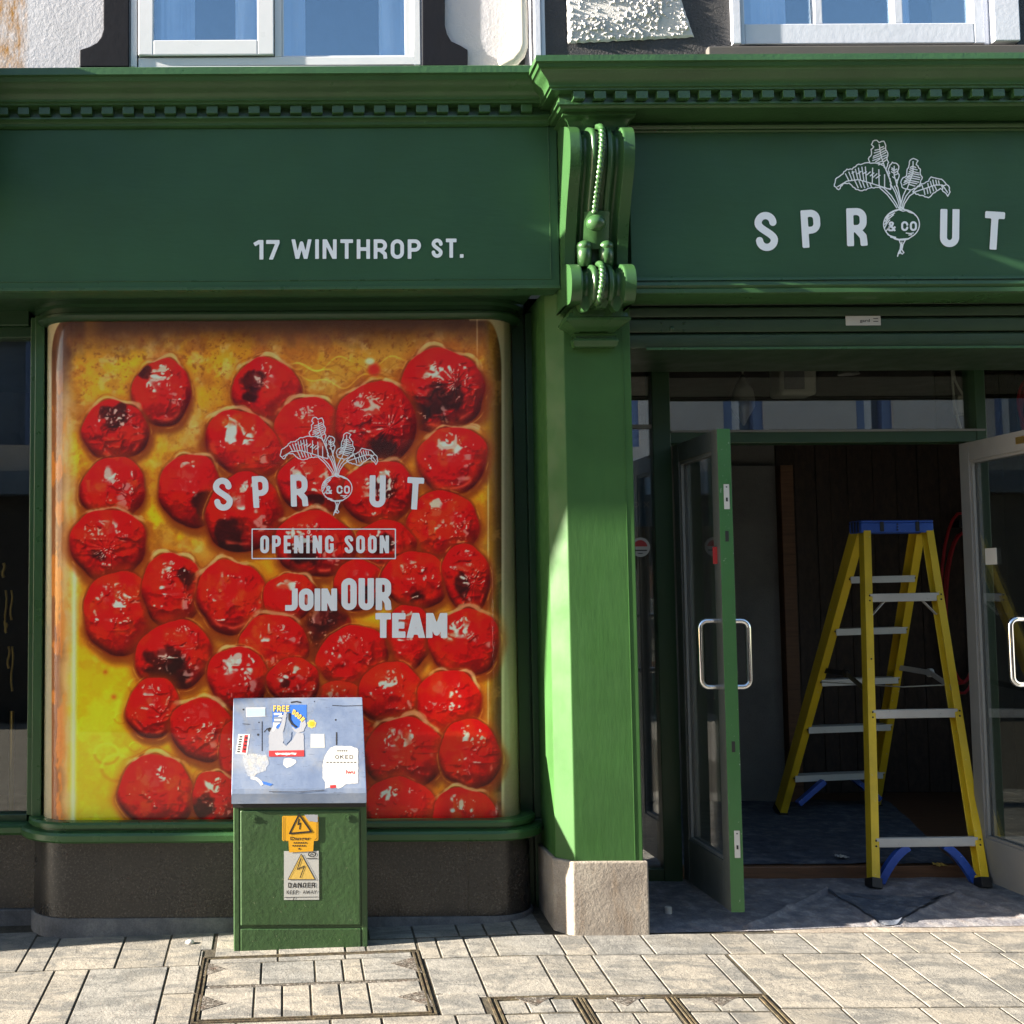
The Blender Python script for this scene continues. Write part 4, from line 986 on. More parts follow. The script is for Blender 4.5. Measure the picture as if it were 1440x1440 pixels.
lp.build('label_plate', [M['s_dull'], M['s_black']], sho)
lk = MB()
for px, py, r_ in ((945,462,.010),(930.5,455,.0045),(930.5,466,.0045),(962,455,.0045),(962,466,.0045)):
    q = U(px,py,YS-.005); lk.ell((q.x, YS-.005, q.z), (r_,.006,r_), 12, 8)
lk.build('shutter_lock', M['dark_green'], sho, smooth='all')

# doorway frame
YD = 5.569
def xd(p, y=900): return X_(p, YD, y)
zt_op = Z_(622.5,YD,1150); ztr0, ztr1 = Z_(603.5,YD,1150), Z_(470,YD,1150)
df = MB(); zf0 = .02
df.box(xd(931,1100), xd(957,1100), YD, YD+.10, zf0, 2.75)          # post left of the doors
df.box(XP1-.01, xd(932,1100), YD+.005, YD+.095, zf0, Z_(1222,YD,900))     # foot of the side light
df.box(xd(956,1100), 3.25, YD+.003, YD+.097, zt_op, ztr0)            # transom rail
df.box(xd(1371,560), xd(1386,560), YD, YD+.10, zf0, 2.75)
df.box(XP1-.01, 5.2, YD+.01, YD+.09, ztr1, 2.75)
dfo = df.build('door_frame', M['dark_green'], RB, bevel=.004)
MB().box(xd(957,1100), 3.25, YD-.006, YD+.004, ztr0-.012, ztr0-.003).build('glazing_bead', M['greyframe'], dfo)
tw = MB().box(xd(943,560), xd(1372,560), YD+.05, YD+.056, ztr0-.004, ztr1+.01).build('transom_window', M['transomglass'], RB)
sg = MB().box(XP1-.02, xd(933,1100), YD+.03, YD+.036, Z_(1223,YD,900), 2.7).build('side_window', M['sideglass'], RB)
mb_ = MB(); zq = Z_(600,YD,905); mb_.box(XP1, xd(932,1100), YD+.012, YD+.05, zq-.006, zq+.012).build('glazing_bar', M['greyframe'], sg)
rg = MB().box(3.26, 5.2, YD+.03, YD+.036, .05, 2.7).build('side_window', M['glass'], RB)
# door leaves, both swung out square to the front
def leaf(name, Xh, right):
    """aluminium glazed leaf running towards the street from the hinge; thickness in x"""
    y1, y0 = YD-.01, 4.985; th = .055; x0, x1 = Xh, Xh+th
    zb, zt = .106, zt_op-.012
    face = M['greyframe']
    m = MB(); st_ = .075; bot, top_ = .19, .085
    m.box(x0, x1, y0+.001, y0+st_, zb, zt).box(x0, x1, y1-st_, y1, zb, zt).box(x0+.001, x1-.001, y0+st_, y1-st_, zb, zb+bot).box(x0+.001, x1-.001, y0+st_, y1-st_, zt-top_, zt)
    o = m.build('door', face if right else M['doorface'], RB, bevel=.003)
    g = MB().box(x0+.022, x0+.030, y0+st_-.004, y1-st_+.004, zb+bot-.004, zt-top_+.004).build('glass_pane', M['doorglass'], o)
    bdm = MB(); bb = .012
    for xx in (x0+.008, x0+.034):
        bdm.box(xx, xx+.012, y0+st_, y0+st_+bb, zb+bot, zt-top_).box(xx, xx+.012, y1-st_-bb, y1-st_, zb+bot, zt-top_).box(xx, xx+.012, y0+st_+bb, y1-st_-bb, zb+bot, zb+bot+bb).box(xx, xx+.012, y0+st_+bb, y1-st_-bb, zt-top_-bb, zt-top_)
    bdm.build('glazing_bead', M['greyframe'], o)
    yh = y0+(.105 if right else .06)
    for s_, xx in ((-1, x0), (1, x1)):
        so_ = .080 if right else .072; z0h, z1h = Z_(966,5.04,1020), Z_(873,5.04,1020); rr = .0125
        P = [(xx, yh, z0h)] + [(xx+s_*(so_-.03), yh, z0h)] + [(xx+s_*(so_-.03+.03*math.sin(R(t))), yh, z0h+.03-.03*math.cos(R(t))) for t in range(15,91,15)]
        P += [(xx+s_*(so_-.03+.03*math.cos(R(t))), yh, z1h-.03+.03*math.sin(R(t))) for t in range(0,91,15)] + [(xx, yh, z1h)]
        MB().tube(P, rr, 14).build('handle', M['chrome'], o, smooth=True)
    ed = MB().box(x0+.0005, x1-.0005, y0-.003, y0+.0005, zb, zt).build('edge_strip', M['edge_green'], o, bevel=.001)
    return o, y0, x0, x1, zb, zt
M['doorface'] = paint('dull_green_grey_paint', (.075,.082,.075), .4, .14, .0005, 60)
Xl = X_(946.6,YD,700)
dl, y0, x0, x1, zb, zt = leaf('door', Xl, False)
dl['label'] = 'narrow green edged glazed door swung open beside pilaster'
for py0, py1, nm in ((681,716,'lock_plate'),(1168,1206,'lock_plate')):
    m = MB(); xc = (x0+x1)/2+.004; za_, zb_ = Z_(py0,y0,1025), Z_(py1,y0,1030)
    m.box(xc-.011, xc+.011, y0-.0055, y0-.002, zb_, za_); m.mat(1).box(xc-.004, xc+.004, y0-.0062, y0-.005, (za_+zb_)/2-.02, (za_+zb_)/2-.004); m.mat(1).box(xc-.003,xc+.003,y0-.0062,y0-.005,za_-.014,za_-.009)
    m.build(nm, [M['alustep'], M['s_black']], dl)
kh = MB()
for py in (754, 1050):
    z_ = Z_(py,y0,1028); kh = MB(); kh.box((x0+x1)/2-.006, (x0+x1)/2+.008, y0-.0042, y0-.002, z_-.022, z_+.022); kh.build('bolt_hole', M['s_black'], dl)
Xr = X_(1349.5,YD,700)
dr_, y0r, x0r, x1r, zbr, ztr = leaf('door', Xr, True)
dr_['label'] = 'bare aluminium glazed door at right of doorway'
stk = MB(); p = [X_(1,1)]; yA, yB = 5.47, 5.40
stk.box(x0r+.0195, x0r+.0215, 5.335, 5.42, Z_(794,5.38,1372), Z_(771,5.38,1372)); stk.build('paper_sticker', M['s_white'], dr_)
cl = MB().box(x0r-.004, x0r+.002, 5.03, 5.12, ztr-.055, ztr-.025).build('closer_bracket', M['brass'], dr_, bevel=.002)

# step and interior of the right-hand shop
ZI = .150
sp_ = MB(); sp_.box(1.62, 5.2, YD+.03, YD+.14, -.05, ZI); spo = sp_.build('door_step', M['timber'], RB, bevel=.006)
fl = MB(); fl.box(1.5, 5.3, YD+.14, 9.0, -.05, ZI-.004); tag(fl.build('floor', M['timber']), kind='structure')
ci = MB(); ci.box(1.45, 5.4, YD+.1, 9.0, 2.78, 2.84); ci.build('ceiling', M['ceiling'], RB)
wl_ = MB(); wl_.box(1.47, 1.55, YD+.1, 9.0, 0, 2.8)
wl_.build('interior_wall', M['plaster'], RB)
bw_ = MB(); bw_.box(3.0, 5.4, 7.62, 7.70, 0, 2.8).box(5.2, 5.3, YD, 7.65, 0, 2.8)
rr_ = random.Random(3); xx = 3.0
while xx < 5.2:
    wd = rr_.uniform(.09,.16); bw_.box(xx+.002, min(5.2,xx+wd)-.002, 7.606-rr_.uniform(0,.004), 7.625, ZI, 2.78); xx += wd
bw_.build('interior_wall', M['panelling'], RB)
pl = MB(); xb0, xb1 = X_(1036,7.3,900), X_(1098,7.3,900)
pl.box(1.55, xb1, 7.3, 7.36, ZI, Z_(655,7.3,1060)); pl.box(1.55, 3.0, 7.36, 7.40, ZI, 2.78)
pl.build('partition', M['plaster'], RB)
jm = MB(); jm.box(X_(1099,7.28,800), X_(1117,7.28,800), 7.25, 7.40, ZI, Z_(655,7.28,1100)); jm.build('door_jamb', M['timber'], RB, bevel=.003)

# upper storey, right
wr0, wr1 = X_(1027,YW,40), X_(1430,YW,40); zw0 = Z_(70,YW,1200)
w = MB(); w.box(X_(765,YW,40), wr0, YW, YW+.3, 3.2, 6.9).box(wr1, 6.2, YW, YW+.3, 3.2, 6.9).box(wr0, wr1, YW+.002, YW+.3, 3.2, zw0).box(wr0, wr1, YW, YW+.3, zw0+1.4, 6.9)
w.build('wall', M['blackpaint'], RB)
wt = MB(); zA = zw0+1.4; b = lambda p: X_(p, YW, 30); zz = lambda q: Z_(q, YW, 1200); Yw = YW+.01
wt.box(wr0+.001, b(1039.5), Yw-.03, Yw+.1, zz(63.5), zA).box(b(1393), wr1-.001, Yw-.035, Yw+.1, zz(62), zA).box(b(1040), b(1393), Yw-.005, Yw+.1, zA-.08, zA)
rwin = wt.build('window', M['timberwhite'], RB, bevel=.004)
ss = MB(); Y2 = Yw-.012
ss.box(b(1041), b(1047), Y2, Y2+.05, zz(62), zA-.08).box(b(1369), b(1384), Y2, Y2+.05, zz(62), zA-.08).box(b(1047), b(1369), Y2, Y2+.05, zz(61.5), zz(33)).box(b(1146), b(1157.5), Y2+.004, Y2+.05, zz(33), zA-.08).box(b(1258), b(1270.5), Y2+.004, Y2+.05, zz(33), zA-.08).box(b(1384), b(1393), Y2+.012, Y2+.06, zz(62), zA-.08)
ss.build('sash', M['timberwhite'], rwin, bevel=.004)
for p0, p1 in ((1046.5,1147),(1157,1258.5),(1270,1370)): MB().box(b(p0), b(p1), Y2+.028, Y2+.033, zz(34), zA-.08).build('pane', M['upglass'], rwin)
dr2 = MB(); drape(dr2, b(1047), b(1120), YW+.10, zw0, zA, .06); drape(dr2, b(1268), b(1300), YW+.10, zw0, zA, .06); dr2.build('curtain', M['curtain'], rwin, smooth=True, fix=False)
MB().box(wr0-.25, wr1+.2, YW+1.0, YW+1.05, 3.3, 5.5).box(wr0-.25, wr1+.2, YW+.31, YW+1.0, 3.28, 3.3).build('interior_wall', M['ceiling'], RB)
si = MB(); si.box(X_(996,4.89,66), 6.2, 4.89, YW+.02, 3.35, Z_(63.5,4.89,1200)); si.build('window_sill', flat('dark_sill_stone', (.06,.055,.05), .7), rwin, bevel=.006)
# roughcast panel, really lumpy
rcp = [(798,62),(976,53),(961,2),(930,-90),(798,-90)]
rp_ = [U(a_, b_, YW) for a_, b_ in rcp]
rc = MB(); nr = random.Random(9)
zlo, zhi = rp_[0].z, U(830,-90,YW).z; NXr, NZr = 250, 190
from mathutils import noise as mn
def rcf(u, v):
    z0_ = rp_[0].z*(1-u)+rp_[1].z*u; z = z0_+(zhi-z0_)*v
    pxr = 976-(976-930)*min(1,max(0,v))
    xr_ = rp_[1].x + (rp_[3].x-rp_[1].x)*v**.9; x = rp_[0].x+(xr_-rp_[0].x)*u
    x += .004*mn.noise((z*40,u*3,1)); z += .005*mn.noise((x*40,v*3,2))*(v < .02)
    e = min(1, min(u, 1-u)*40, v*50)
    q = Vector((x*62, z*62, 3)); n1 = mn.noise(q); n2 = mn.noise(q*2.3); n3 = mn.noise(Vector((x*9, z*9, 1)))
    h_ = max(0, n1*.8+n2*.5+n3*.55)
    return (x, YW-.004-(.006+.019*h_)*e, z)
rc.grid(rcf, NXr, NZr); rc.build('roughcast_panel', M['roughcast'], RB, smooth='all', fix=False)
wtm = MB(); wtm.box(X_(750.5,YW,40), X_(760,YW,40), YW-.012, YW+.2, 3.3, 6.8).box(X_(760.5,YW,40), X_(766.5,YW,40), YW-.004, YW+.2, 3.3, 6.8)
wtm.build('edge_board', M['timberwhite'], RB, bevel=.004)
# downpipe beside it
q = U(732.5,40,YU-.06)
dp = MB(); rr = .030
dp.tube([(q.x,YU-.055,6.7),(q.x,YU-.055,Z_(74,YU,730)),(q.x-.010,YU-.055,Z_(83,YU,730)),(q.x-.035,YU-.05,Z_(92,YU,730)),(q.x-.085,YU-.04,Z_(99,YU,730))], rr, 18)
tag(dp.build('downpipe', flat('cream_pipe', (.62,.56,.46), .45), smooth=True), 'cream downpipe ending in a shoe above the left cornice', 'downpipe')
# ================================================================== ELECTRICITY CABINET
EC = thing('electrical_cabinet', 'green electricity cabinet with sloping grey lid and danger signs standing before the bay', 'cabinet')
yf = 4.858; c0, c1 = X_(328.5,yf,1250), X_(516.5,yf,1250)
Yb, Yfr = 5.045, 4.838; Zb = Z_(981.5,Yb,420); Zf = Z_(1113,Yfr,420); Zl = Z_(1130,Yfr,420); kz = (Zb-Zf)/(Yb-Yfr)
body = MB(); q = [(yf,-.15),(5.03,-.15),(5.03,Zb-.03),(yf,Zl+.02)]
body.add([(c0,a,b) for a,b in q]+[(c1,a,b) for a,b in q], [(0,1,2,3),(7,6,5,4),(0,4,5,1),(1,5,6,2),(2,6,7,3),(3,7,4,0)])
body.box(c0, c0+.024, yf-.004, yf+.01, -.15, Zl-.004).box(c1-.024, c1, yf-.004, yf+.01, -.15, Zl-.004)
bo = body.build('body', M['cabinet'], EC, bevel=.004)
dz1, dz0 = Z_(1139,yf,420), Z_(1301,yf,420)
dm = MB(); dm.box(c0+.0275, c1-.0275, yf-.008, yf+.01, dz0, dz1)
cd = dm.build('door', M['cabinet'], EC, bevel=.005, seg=3)
bm_ = MB(); bm_.box(c0+.0265, c1-.0265, yf-.005, yf+.01, -.15, dz0-.012); bm_.build('base_panel', M['cabinet'], EC, bevel=.004)
lkm = MB()
for px, py in ((357,1151.5),(489,1150)):
    lkm = MB(); q = U(px,py,yf-.009); lkm.tube([(q.x,yf-.006,q.z),(q.x,yf-.0105,q.z)], .0145, 20).tube([(q.x,yf-.006,q.z),(q.x,yf-.013,q.z)], .008, 3); lkm.build('lock', M['cabinet'], cd, smooth=True)
def lidpt(px, py, off=.0):
    d = CAMROT @ Vector(((px-CX)/F, -(py-CY)/F, -1)); s = d.z/d.y
    Y = (Zf - Yfr*kz - EYE)/(s-kz); n = Vector((0,-kz,1)).normalized()
    return Vector((d.x/d.y*Y, Y, EYE+s*Y)) + n*off
l0, l1 = X_(325.5,Yfr,1120), X_(515.5,Yfr,1120); t_ = .004
lid = MB(); pr_ = [(Yb+.02,Zb-.03),(Yb+.02,Zb),(Yb,Zb),(Yfr+.006,Zf+.006*kz),(Yfr,Zf-.008),(Yfr,Zl),(Yfr+.004,Zl),(Yfr+.004,Zf-.012),(Yb,Zb-.03)]
n_ = len(pr_)
lid.add([(l0,a,b) for a,b in pr_]+[(l1,a,b) for a,b in pr_], [tuple(range(n_)), tuple(range(2*n_-1,n_-1,-1))] + [(i,(i+1)%n_,n_+(i+1)%n_,n_+i) for i in range(n_)])
lid.add([(l0,a,b) for a,b in ((Yfr,Zl),(Yfr,Zf-.008),(Yfr+.03,Zf+.035),(Yb+.02,Zb-.002),(Yb+.02,Zb-.035),(Yfr+.04,Zl+.02))]+[(l0+.003,a,b) for a,b in ((Yfr,Zl),(Yfr,Zf-.008),(Yfr+.03,Zf+.035),(Yb+.02,Zb-.002),(Yb+.02,Zb-.035),(Yfr+.04,Zl+.02))], [(0,1,2,3,4,5),(11,10,9,8,7,6)])
lid_o = lid.build('lid', M['lid'], EC, bevel=.003)
ud = MB().box(l0+.004, l1-.004, Yfr+.008, 4.98, Zl-.016, Zl-.001); ud.build('lid_gap_shade', M['s_black'], EC)  # black strip standing in for the shade in the gap below the lid
LM = lambda x, y, o=.0006: tuple(lidpt(x, y, o))
def L7(pts): return [(320+a/7.2, 970+b/7.2) for a, b in pts]
def torn(pts, amp=.35, seed=1):
    r = random.Random(seed); out = []
    for (ax, ay), (bx, by) in zip(pts, pts[1:]+pts[:1]):
        n = max(1, int(math.hypot(bx-ax, by-ay)/1.6))
        for k in range(n):
            u = k/n; j = r.uniform(-amp, amp) if k else 0
            out.append((ax+(bx-ax)*u+j, ay+(by-ay)*u+(r.uniform(-amp,amp) if k else 0)))
    return out
def sticker(name, build, mats, label=None):
    m = MB(); build(m); o = m.build(name, mats, lid_o, fix=False)
    if label: o['label'] = label
L2 = lambda o: (lambda x, y: tuple(lidpt(x, y, o)))
def st_free(m):
    m.mat(0); iso(m, lambda X, Y: sd_poly(X, Y, torn(L7([(455,155),(800,150),(800,300),(790,345),(740,420),(690,430),(650,370),(600,200),(560,330),(520,400),(455,370)]), .3, 2)), 380, 434, 988, 1034, .4, L2(.0006))
    m.mat(1); iso(m, lambda X, Y: sd_poly(X, Y, torn(L7([(445,390),(490,380),(515,400),(545,330),(560,260),(575,215),(600,230),(585,330),(560,430),(575,470),(560,540),(600,570),(660,500),(690,440),(770,440),(778,676),(418,676),(418,460)]), .55, 3)), 376, 430, 992, 1066, .4, L2(.0009)); iso(m, lambda X, Y: sd_poly(X, Y, torn(L7([(650,370),(690,400),(730,380),(740,330),(780,300),(800,350),(770,420),(710,440),(670,420)]), .4, 7)), 408, 434, 1008, 1034, .35, L2(.0009)); m.mat(4); iso(m, lambda X, Y: sd_poly(X, Y, torn(L7([(470,300),(545,250),(560,260),(540,330),(500,360),(470,420),(450,420)]), .5, 8)), 380, 402, 1002, 1030, .35, L2(.0010))
    m.mat(2); iso(m, lambda X, Y: sd_poly(X, Y, torn(L7([(560,430),(650,425),(640,500),(590,560),(565,520)]), .5, 4)), 395, 414, 1024, 1052, .4, L2(.0013))
    m.mat(3); poly2(m, L7([(418,618),(775,612),(775,676),(418,678)]), L2(.0013))
    m.mat(4); iso(m, lambda X, Y: sd_poly(X, Y, torn(L7([(480,640),(700,640),(690,660),(640,652),(600,666),(540,655),(500,665)]), .5, 6)), 384, 420, 1056, 1064, .3, L2(.0017))
    a, b = L7([(460,160)])[0], L7([(625,222)])[0]; m.mat(5); text(m, 'FREE', a[0], b[0], a[1], b[1], L2(.0017), .22, .12, res=24)
    for ch, (zx, zy), rt in (('D',(672,228),18),('O',(700,252),30),('O',(728,274),38),('M',(758,300),46)):
        c = L7([(zx,zy)])[0]; text(m, ch, c[0]-2.1, c[0]+2.1, c[1]-3.6, c[1]+3.6, L2(.0017), .24, .1, rot=rt, res=22)
    for k in range(3): m.mat(2 if k else 4); poly2(m, L7([(468,236+k*38),(550-k*8,236+k*38),(550-k*8,258+k*38),(468,258+k*38)]), L2(.0015))
    m.mat(6); iso(m, lambda X, Y: stroke(X, Y, L7([(625,235),(625,300),(650,345),(695,380)]), 1.3), 402, 420, 1000, 1026, .3, L2(.0020))
sticker('sticker', st_free, [M['s_blue'], M['s_grey'], M['lid'], M['s_red'], M['s_white'], M['s_amber'], M['s_black']], 'torn blue and white sticker reading FREE DOM')
def st_sq(m): m.mat(0); poly2(m, L7([(842,448),(980,448),(985,588),(840,588)]), L2(.0006)); 
sticker('sticker', st_sq, [M['s_dull']], 'small square white sticker')
def st_blue(m): m.mat(0); poly2(m, L7([(186,182),(385,180),(385,270),(188,276)]), L2(.0006)); m.mat(1); poly2(m, L7([(192,188),(380,186),(380,264),(194,270)]), L2(.0010))
sticker('sticker', st_blue, [M['s_white'], M['s_pale']], 'pale blue rectangular sticker')
def st_tilt(m):
    m.mat(0); poly2(m, L7([(110,450),(228,450),(198,656),(80,648)]), L2(.0006)); m.mat(1); poly2(m, L7([(172,458),(206,458),(184,640),(144,636)]), L2(.0010))
    for k in range(7): m.mat(2); y = 470+k*25; x = 122-k*4; poly2(m, L7([(x,y),(x+28,y),(x+25,y+14),(x-3,y+14)]), L2(.0010))
    for k in range(4): m.mat(2); y = 480+k*38; x = 178-k*6; poly2(m, L7([(x,y),(x+26,y+3),(x+20,y+15),(x+2,y+18)]), L2(.0015))
sticker('sticker', st_tilt, [M['s_white'], M['s_red'], M['s_black']], 'tilted white sticker with red and black stripes')
def st_yel(m):
    c = L7([(852,346)])[0]; m.mat(0); iso(m, lambda X, Y: np.hypot(X-c[0], (Y-c[1])*1.05)-6+.5*np.sin(7*np.arctan2(Y-c[1],X-c[0])), c[0]-7, c[0]+7, c[1]-7, c[1]+7, .3, L2(.0006))
    m.mat(1); iso(m, lambda X, Y: np.hypot(X-c[0], (Y-c[1])*1.05)-3.4, c[0]-7, c[0]+7, c[1]-7, c[1]+7, .3, L2(.0010))
sticker('sticker', st_yel, [M['s_amber'], M['s_yellow']], 'round yellow sticker')
def st_wh(m): m.mat(0); iso(m, lambda X, Y: sd_poly(X, Y, L7([(570,700),(620,690),(690,712),(698,735),(650,772),(600,792),(565,760)])), 397, 418, 1064, 1082, .3, L2(.0006)); m.mat(1); bfont(m, 'wee', *[L7([(588,0)])[0][0], L7([(648,0)])[0][0]], L7([(0,760)])[0][1], 1.6, L2(.0010)) if False else None
sticker('sticker', st_wh, [M['s_white'], M['s_black']], 'small white oval sticker')
def st_big(m):
    m.mat(0); iso(m, lambda X, Y: sd_poly(X, Y, torn(L7([(1040,590),(1090,570),(1250,572),(1322,600),(1322,945),(1200,955),(1160,985),(1120,1000),(1050,985),(985,1000),(990,940),(965,900),(962,760),(985,670)]), .45, 9)), 452, 506, 1047, 1111, .4, L2(.0006))
    m.mat(1); t = lambda s, a, b, y0, y1: text(m, s, *[L7([(a,0)])[0][0], L7([(b,0)])[0][0], L7([(0,y0)])[0][1], L7([(0,y1)])[0][1]], L2(.0010), .16, .35, res=22)
    t('CKED', 1090, 1270, 662, 700)
    for k in range(9): poly2(m, L7([(1000+k*35,730),(1022+k*35,730),(1022+k*35,740),(1000+k*35,740)]), L2(.0010))
    for k in range(5): poly2(m, L7([(1110+k*22,612),(1124+k*22,612),(1122+k*22,626),(1112+k*22,626)]), L2(.0010))
    m.mat(2); bfont(m, 'lwu', L7([(1200,0)])[0][0], L7([(1290,0)])[0][0], L7([(0,850)])[0][1], 5.2, L2(.0010), .02)
    poly2(m, L7([(1035,968),(1095,962),(1100,992),(1040,998)]), L2(.0010))
sticker('sticker', st_big, [M['s_cream'], M['s_black'], M['s_red']], 'large cream sticker with ragged edge')
def st_res(m):
    m.mat(0); iso(m, lambda X, Y: sd_poly(X, Y, torn(L7([(150,660),(260,645),(400,665),(420,740),(380,820),(300,850),(260,890),(200,860),(165,760)]), 1.0, 12)) + .8*np.sin(X*2.1)*np.sin(Y*1.7), 338, 382, 1056, 1098, .4, L2(.0004))
    m.mat(1); iso(m, lambda X, Y: stroke(X, Y, L7([(235,890),(290,900),(330,930),(350,965)]), 2.0), 350, 374, 1088, 1110, .3, L2(.0007))
    m.mat(2); iso(m, lambda X, Y: sd_poly(X, Y, L7([(345,925),(390,935),(460,955),(430,975),(360,955)])), 364, 388, 1094, 1110, .3, L2(.0009))
M['residue'] = make_stone('glue_residue', [(.24,.28,.36,1),(.30,.31,.33,1),(.42,.38,.30,1)], .001, 30, streak=False)
sticker('glue_residue', st_res, [M['residue'], M['s_cream'], M['s_blue']])
def st_mark(m):
    m.mat(0)
    for p, w_ in ((L7([(350,320),(350,620)]),.65),(L7([(1104,430),(1104,560)]),1.0),(L7([(370,430),(400,395),(440,390)]),.7),(L7([(1060,158),(1180,165),(1370,160)]),.5),(L7([(420,1030),(700,1034),(980,1016)]),.35),(L7([(150,345),(230,350)]),.4),(L7([(640,128),(700,120),(745,130)]),1.0)):
        iso(m, lambda X, Y: stroke(X, Y, p, w_)+.25*np.sin(X*5+Y*3), min(a for a,_ in p)-2, max(a for a,_ in p)+2, min(b for _,b in p)-2, max(b for _,b in p)+2, .3, L2(.0004))
    for zx, zy, r_ in ((430,405,3.2),(310,455,1.6),(1095,305,1.3),(880,118,.8),(160,200,1.3),(318,330,1.)):
        c = L7([(zx,zy)])[0]; iso(m, lambda X, Y: np.hypot(X-c[0],Y-c[1])-r_, c[0]-4, c[0]+4, c[1]-4, c[1]+4, .3, L2(.0004))
sticker('ink_mark', st_mark, [M['s_black']])
# danger signs on the cabinet door
def DM(o): return lambda x, y: (X_(x, yf-.0085-o, y), yf-.0085-o, Z_(y, yf-.0085-o, 420))
def D9(pts): return [(380+a/9.6, 1130+b/9.6) for a, b in pts]
def rrect(x0, y0, x1, y1, r): return [*[(x1-r+r*math.cos(R(t)), y1-r+r*math.sin(R(t))) for t in range(0,91,30)], *[(x0+r+r*math.cos(R(t)), y1-r+r*math.sin(R(t))) for t in range(90,181,30)], *[(x0+r+r*math.cos(R(t)), y0+r+r*math.sin(R(t))) for t in range(180,271,30)], *[(x1-r+r*math.cos(R(t)), y0+r+r*math.sin(R(t))) for t in range(270,361,30)]]
m = MB(); m.mat(0); poly2(m, D9([(185,640),(655,640),(660,1300),(185,1300)]), DM(.0008))
m.mat(1); poly2(m, D9([(418,682),(605,1025),(240,1025)]), DM(.0014))
m.mat(2); ring(m, D9([(418,682),(605,1025),(240,1025)]), .42, DM(.0020), .35)
bolt = D9([(418,740),(365,888),(462,845),(402,1003)]); iso(m, lambda X, Y: stroke(X, Y, bolt, .62), 415, 430, 1205, 1237, .3, DM(.0020))
a_, b_ = D9([(243,1068),(608,1136)]); text(m, 'DANGER', a_[0], b_[0], a_[1], b_[1], DM(.0016), .2, .22, res=26)
a_, b_ = D9([(222,1172),(380,1222)]); text(m, 'KEEP', a_[0], b_[0], a_[1], b_[1], DM(.0016), .15, .26, res=24)
a_, b_ = D9([(440,1172),(632,1218)]); text(m, 'AWAY', a_[0], b_[0], a_[1], b_[1], DM(.0016), .15, .22, res=24)
el = [(565/9.6+380+5.1*math.cos(t), 1130+687/9.6+3.2*math.sin(t)) for t in np.linspace(0,6.283,25)[:-1]]
iso(m, lambda X, Y: np.abs(np.hypot((X-438.9)/5.0,(Y-1201.6)/3.1)-1)*3.5-.55, 432, 446, 1197, 1206, .25, DM(.0016)); bfont(m, 'ESB', 436.6, 441.2, 1202.7, 2.1, DM(.0016), .02)
poly2(m, D9([(490,738),(640,738),(640,748),(490,748)]), DM(.0016)); poly2(m, D9([(190,1262),(650,1258),(650,1264),(330,1268),(320,1300),(310,1300),(318,1268),(190,1270)]), DM(.0016))
o = m.build('warning_sign', [M['s_dull'], M['s_amber'], M['s_black']], cd, fix=False); o['label'] = 'white DANGER KEEP AWAY sign'
m = MB(); m.mat(0); iso(m, lambda X, Y: sd_poly(X, Y, rrect(*D9([(160,165)])[0], *D9([(650,505)])[0], 2.2)), 395, 450, 1144, 1186, .35, DM(.0022))
m.mat(0); poly2(m, D9([(245,480),(590,480),(580,645),(255,660)]), DM(.00222))
m.mat(3); iso(m, lambda X, Y: sd_poly(X, Y, torn(D9([(460,150),(640,150),(640,250),(520,240)]), .4, 3)), 427, 448, 1144, 1158, .3, DM(.0026))
tri = D9([(388,148),(552,380),(262,404)]); m.mat(1); poly2(m, tri, DM(.0028)); m.mat(2); ring(m, tri, 1.15, DM(.0032), .35)
bolt = D9([(392,205),(372,285),(408,262),(396,350)]); iso(m, lambda X, Y: stroke(X, Y, bolt, .8), 416, 426, 1150, 1168, .3, DM(.0032))
a_, b_ = D9([(272,0),(545,0)]); bfont(m, 'Danger', a_[0], b_[0], D9([(0,492)])[0][1], 4.6, DM(.0028), .02)
for zx0, zx1, zy in ((315,500,530),(300,505,570),(380,405,612)): poly2(m, D9([(zx0,zy-10),(zx1,zy-14),(zx1,zy+8),(zx0,zy+10)]), DM(.0028)) if zx1-zx0 < 60 else [poly2(m, D9([(x,zy-9),(x+22,zy-9),(x+22,zy+9),(x,zy+9)]), DM(.0028)) for x in range(zx0, zx1-20, 31)]
ringp = D9([(185,180),(185,490),(205,505)]); iso(m, lambda X, Y: stroke(X, Y, ringp, .35), 396, 404, 1146, 1186, .3, DM(.0028)); ringp2 = D9([(632,250),(632,470),(600,492)]); iso(m, lambda X, Y: stroke(X, Y, ringp2, .35), 440, 448, 1150, 1186, .3, DM(.0028))
o = m.build('warning_sign', [M['s_yellow'], M['s_yellow'], M['s_black'], M['s_grey']], cd, fix=False); o['label'] = 'yellow Danger sign with torn corner'

# ================================================================== PAVED COVERS
def ybar(mb, x0, x1, y0, y1, z0=-.02, z1=.002):
    mb.add([(x0,y0,ground(x0,y0)+z0),(x1,y0,ground(x1,y0)+z0),(x1,y1,ground(x1,y1)+z0),(x0,y1,ground(x0,y1)+z0),(x0,y0,ground(x0,y0)+z1),(x1,y0,ground(x1,y0)+z1),(x1,y1,ground(x1,y1)+z1),(x0,y1,ground(x0,y1)+z1)],
           [(0,3,2,1),(4,5,6,7),(0,1,5,4),(1,2,6,5),(2,3,7,6),(3,0,4,7)])
def frame(x0, x1, y0, y1, w=.012, gap=.010):
    m = MB()
    for k in (0, 1):
        o_ = k*(w*.55+gap); a = (x0+o_, x1-o_, y0+o_, y1-o_); w_ = w*.55
        ybar(m, a[0], a[0]+w_, a[2], a[3]); ybar(m, a[1]-w_, a[1], a[2], a[3]); ybar(m, a[0]+w_+.0001, a[1]-w_-.0001, a[3]-w_, a[3]); ybar(m, a[0]+w_+.0001, a[1]-w_-.0001, a[2], a[2]+w_)
    return m
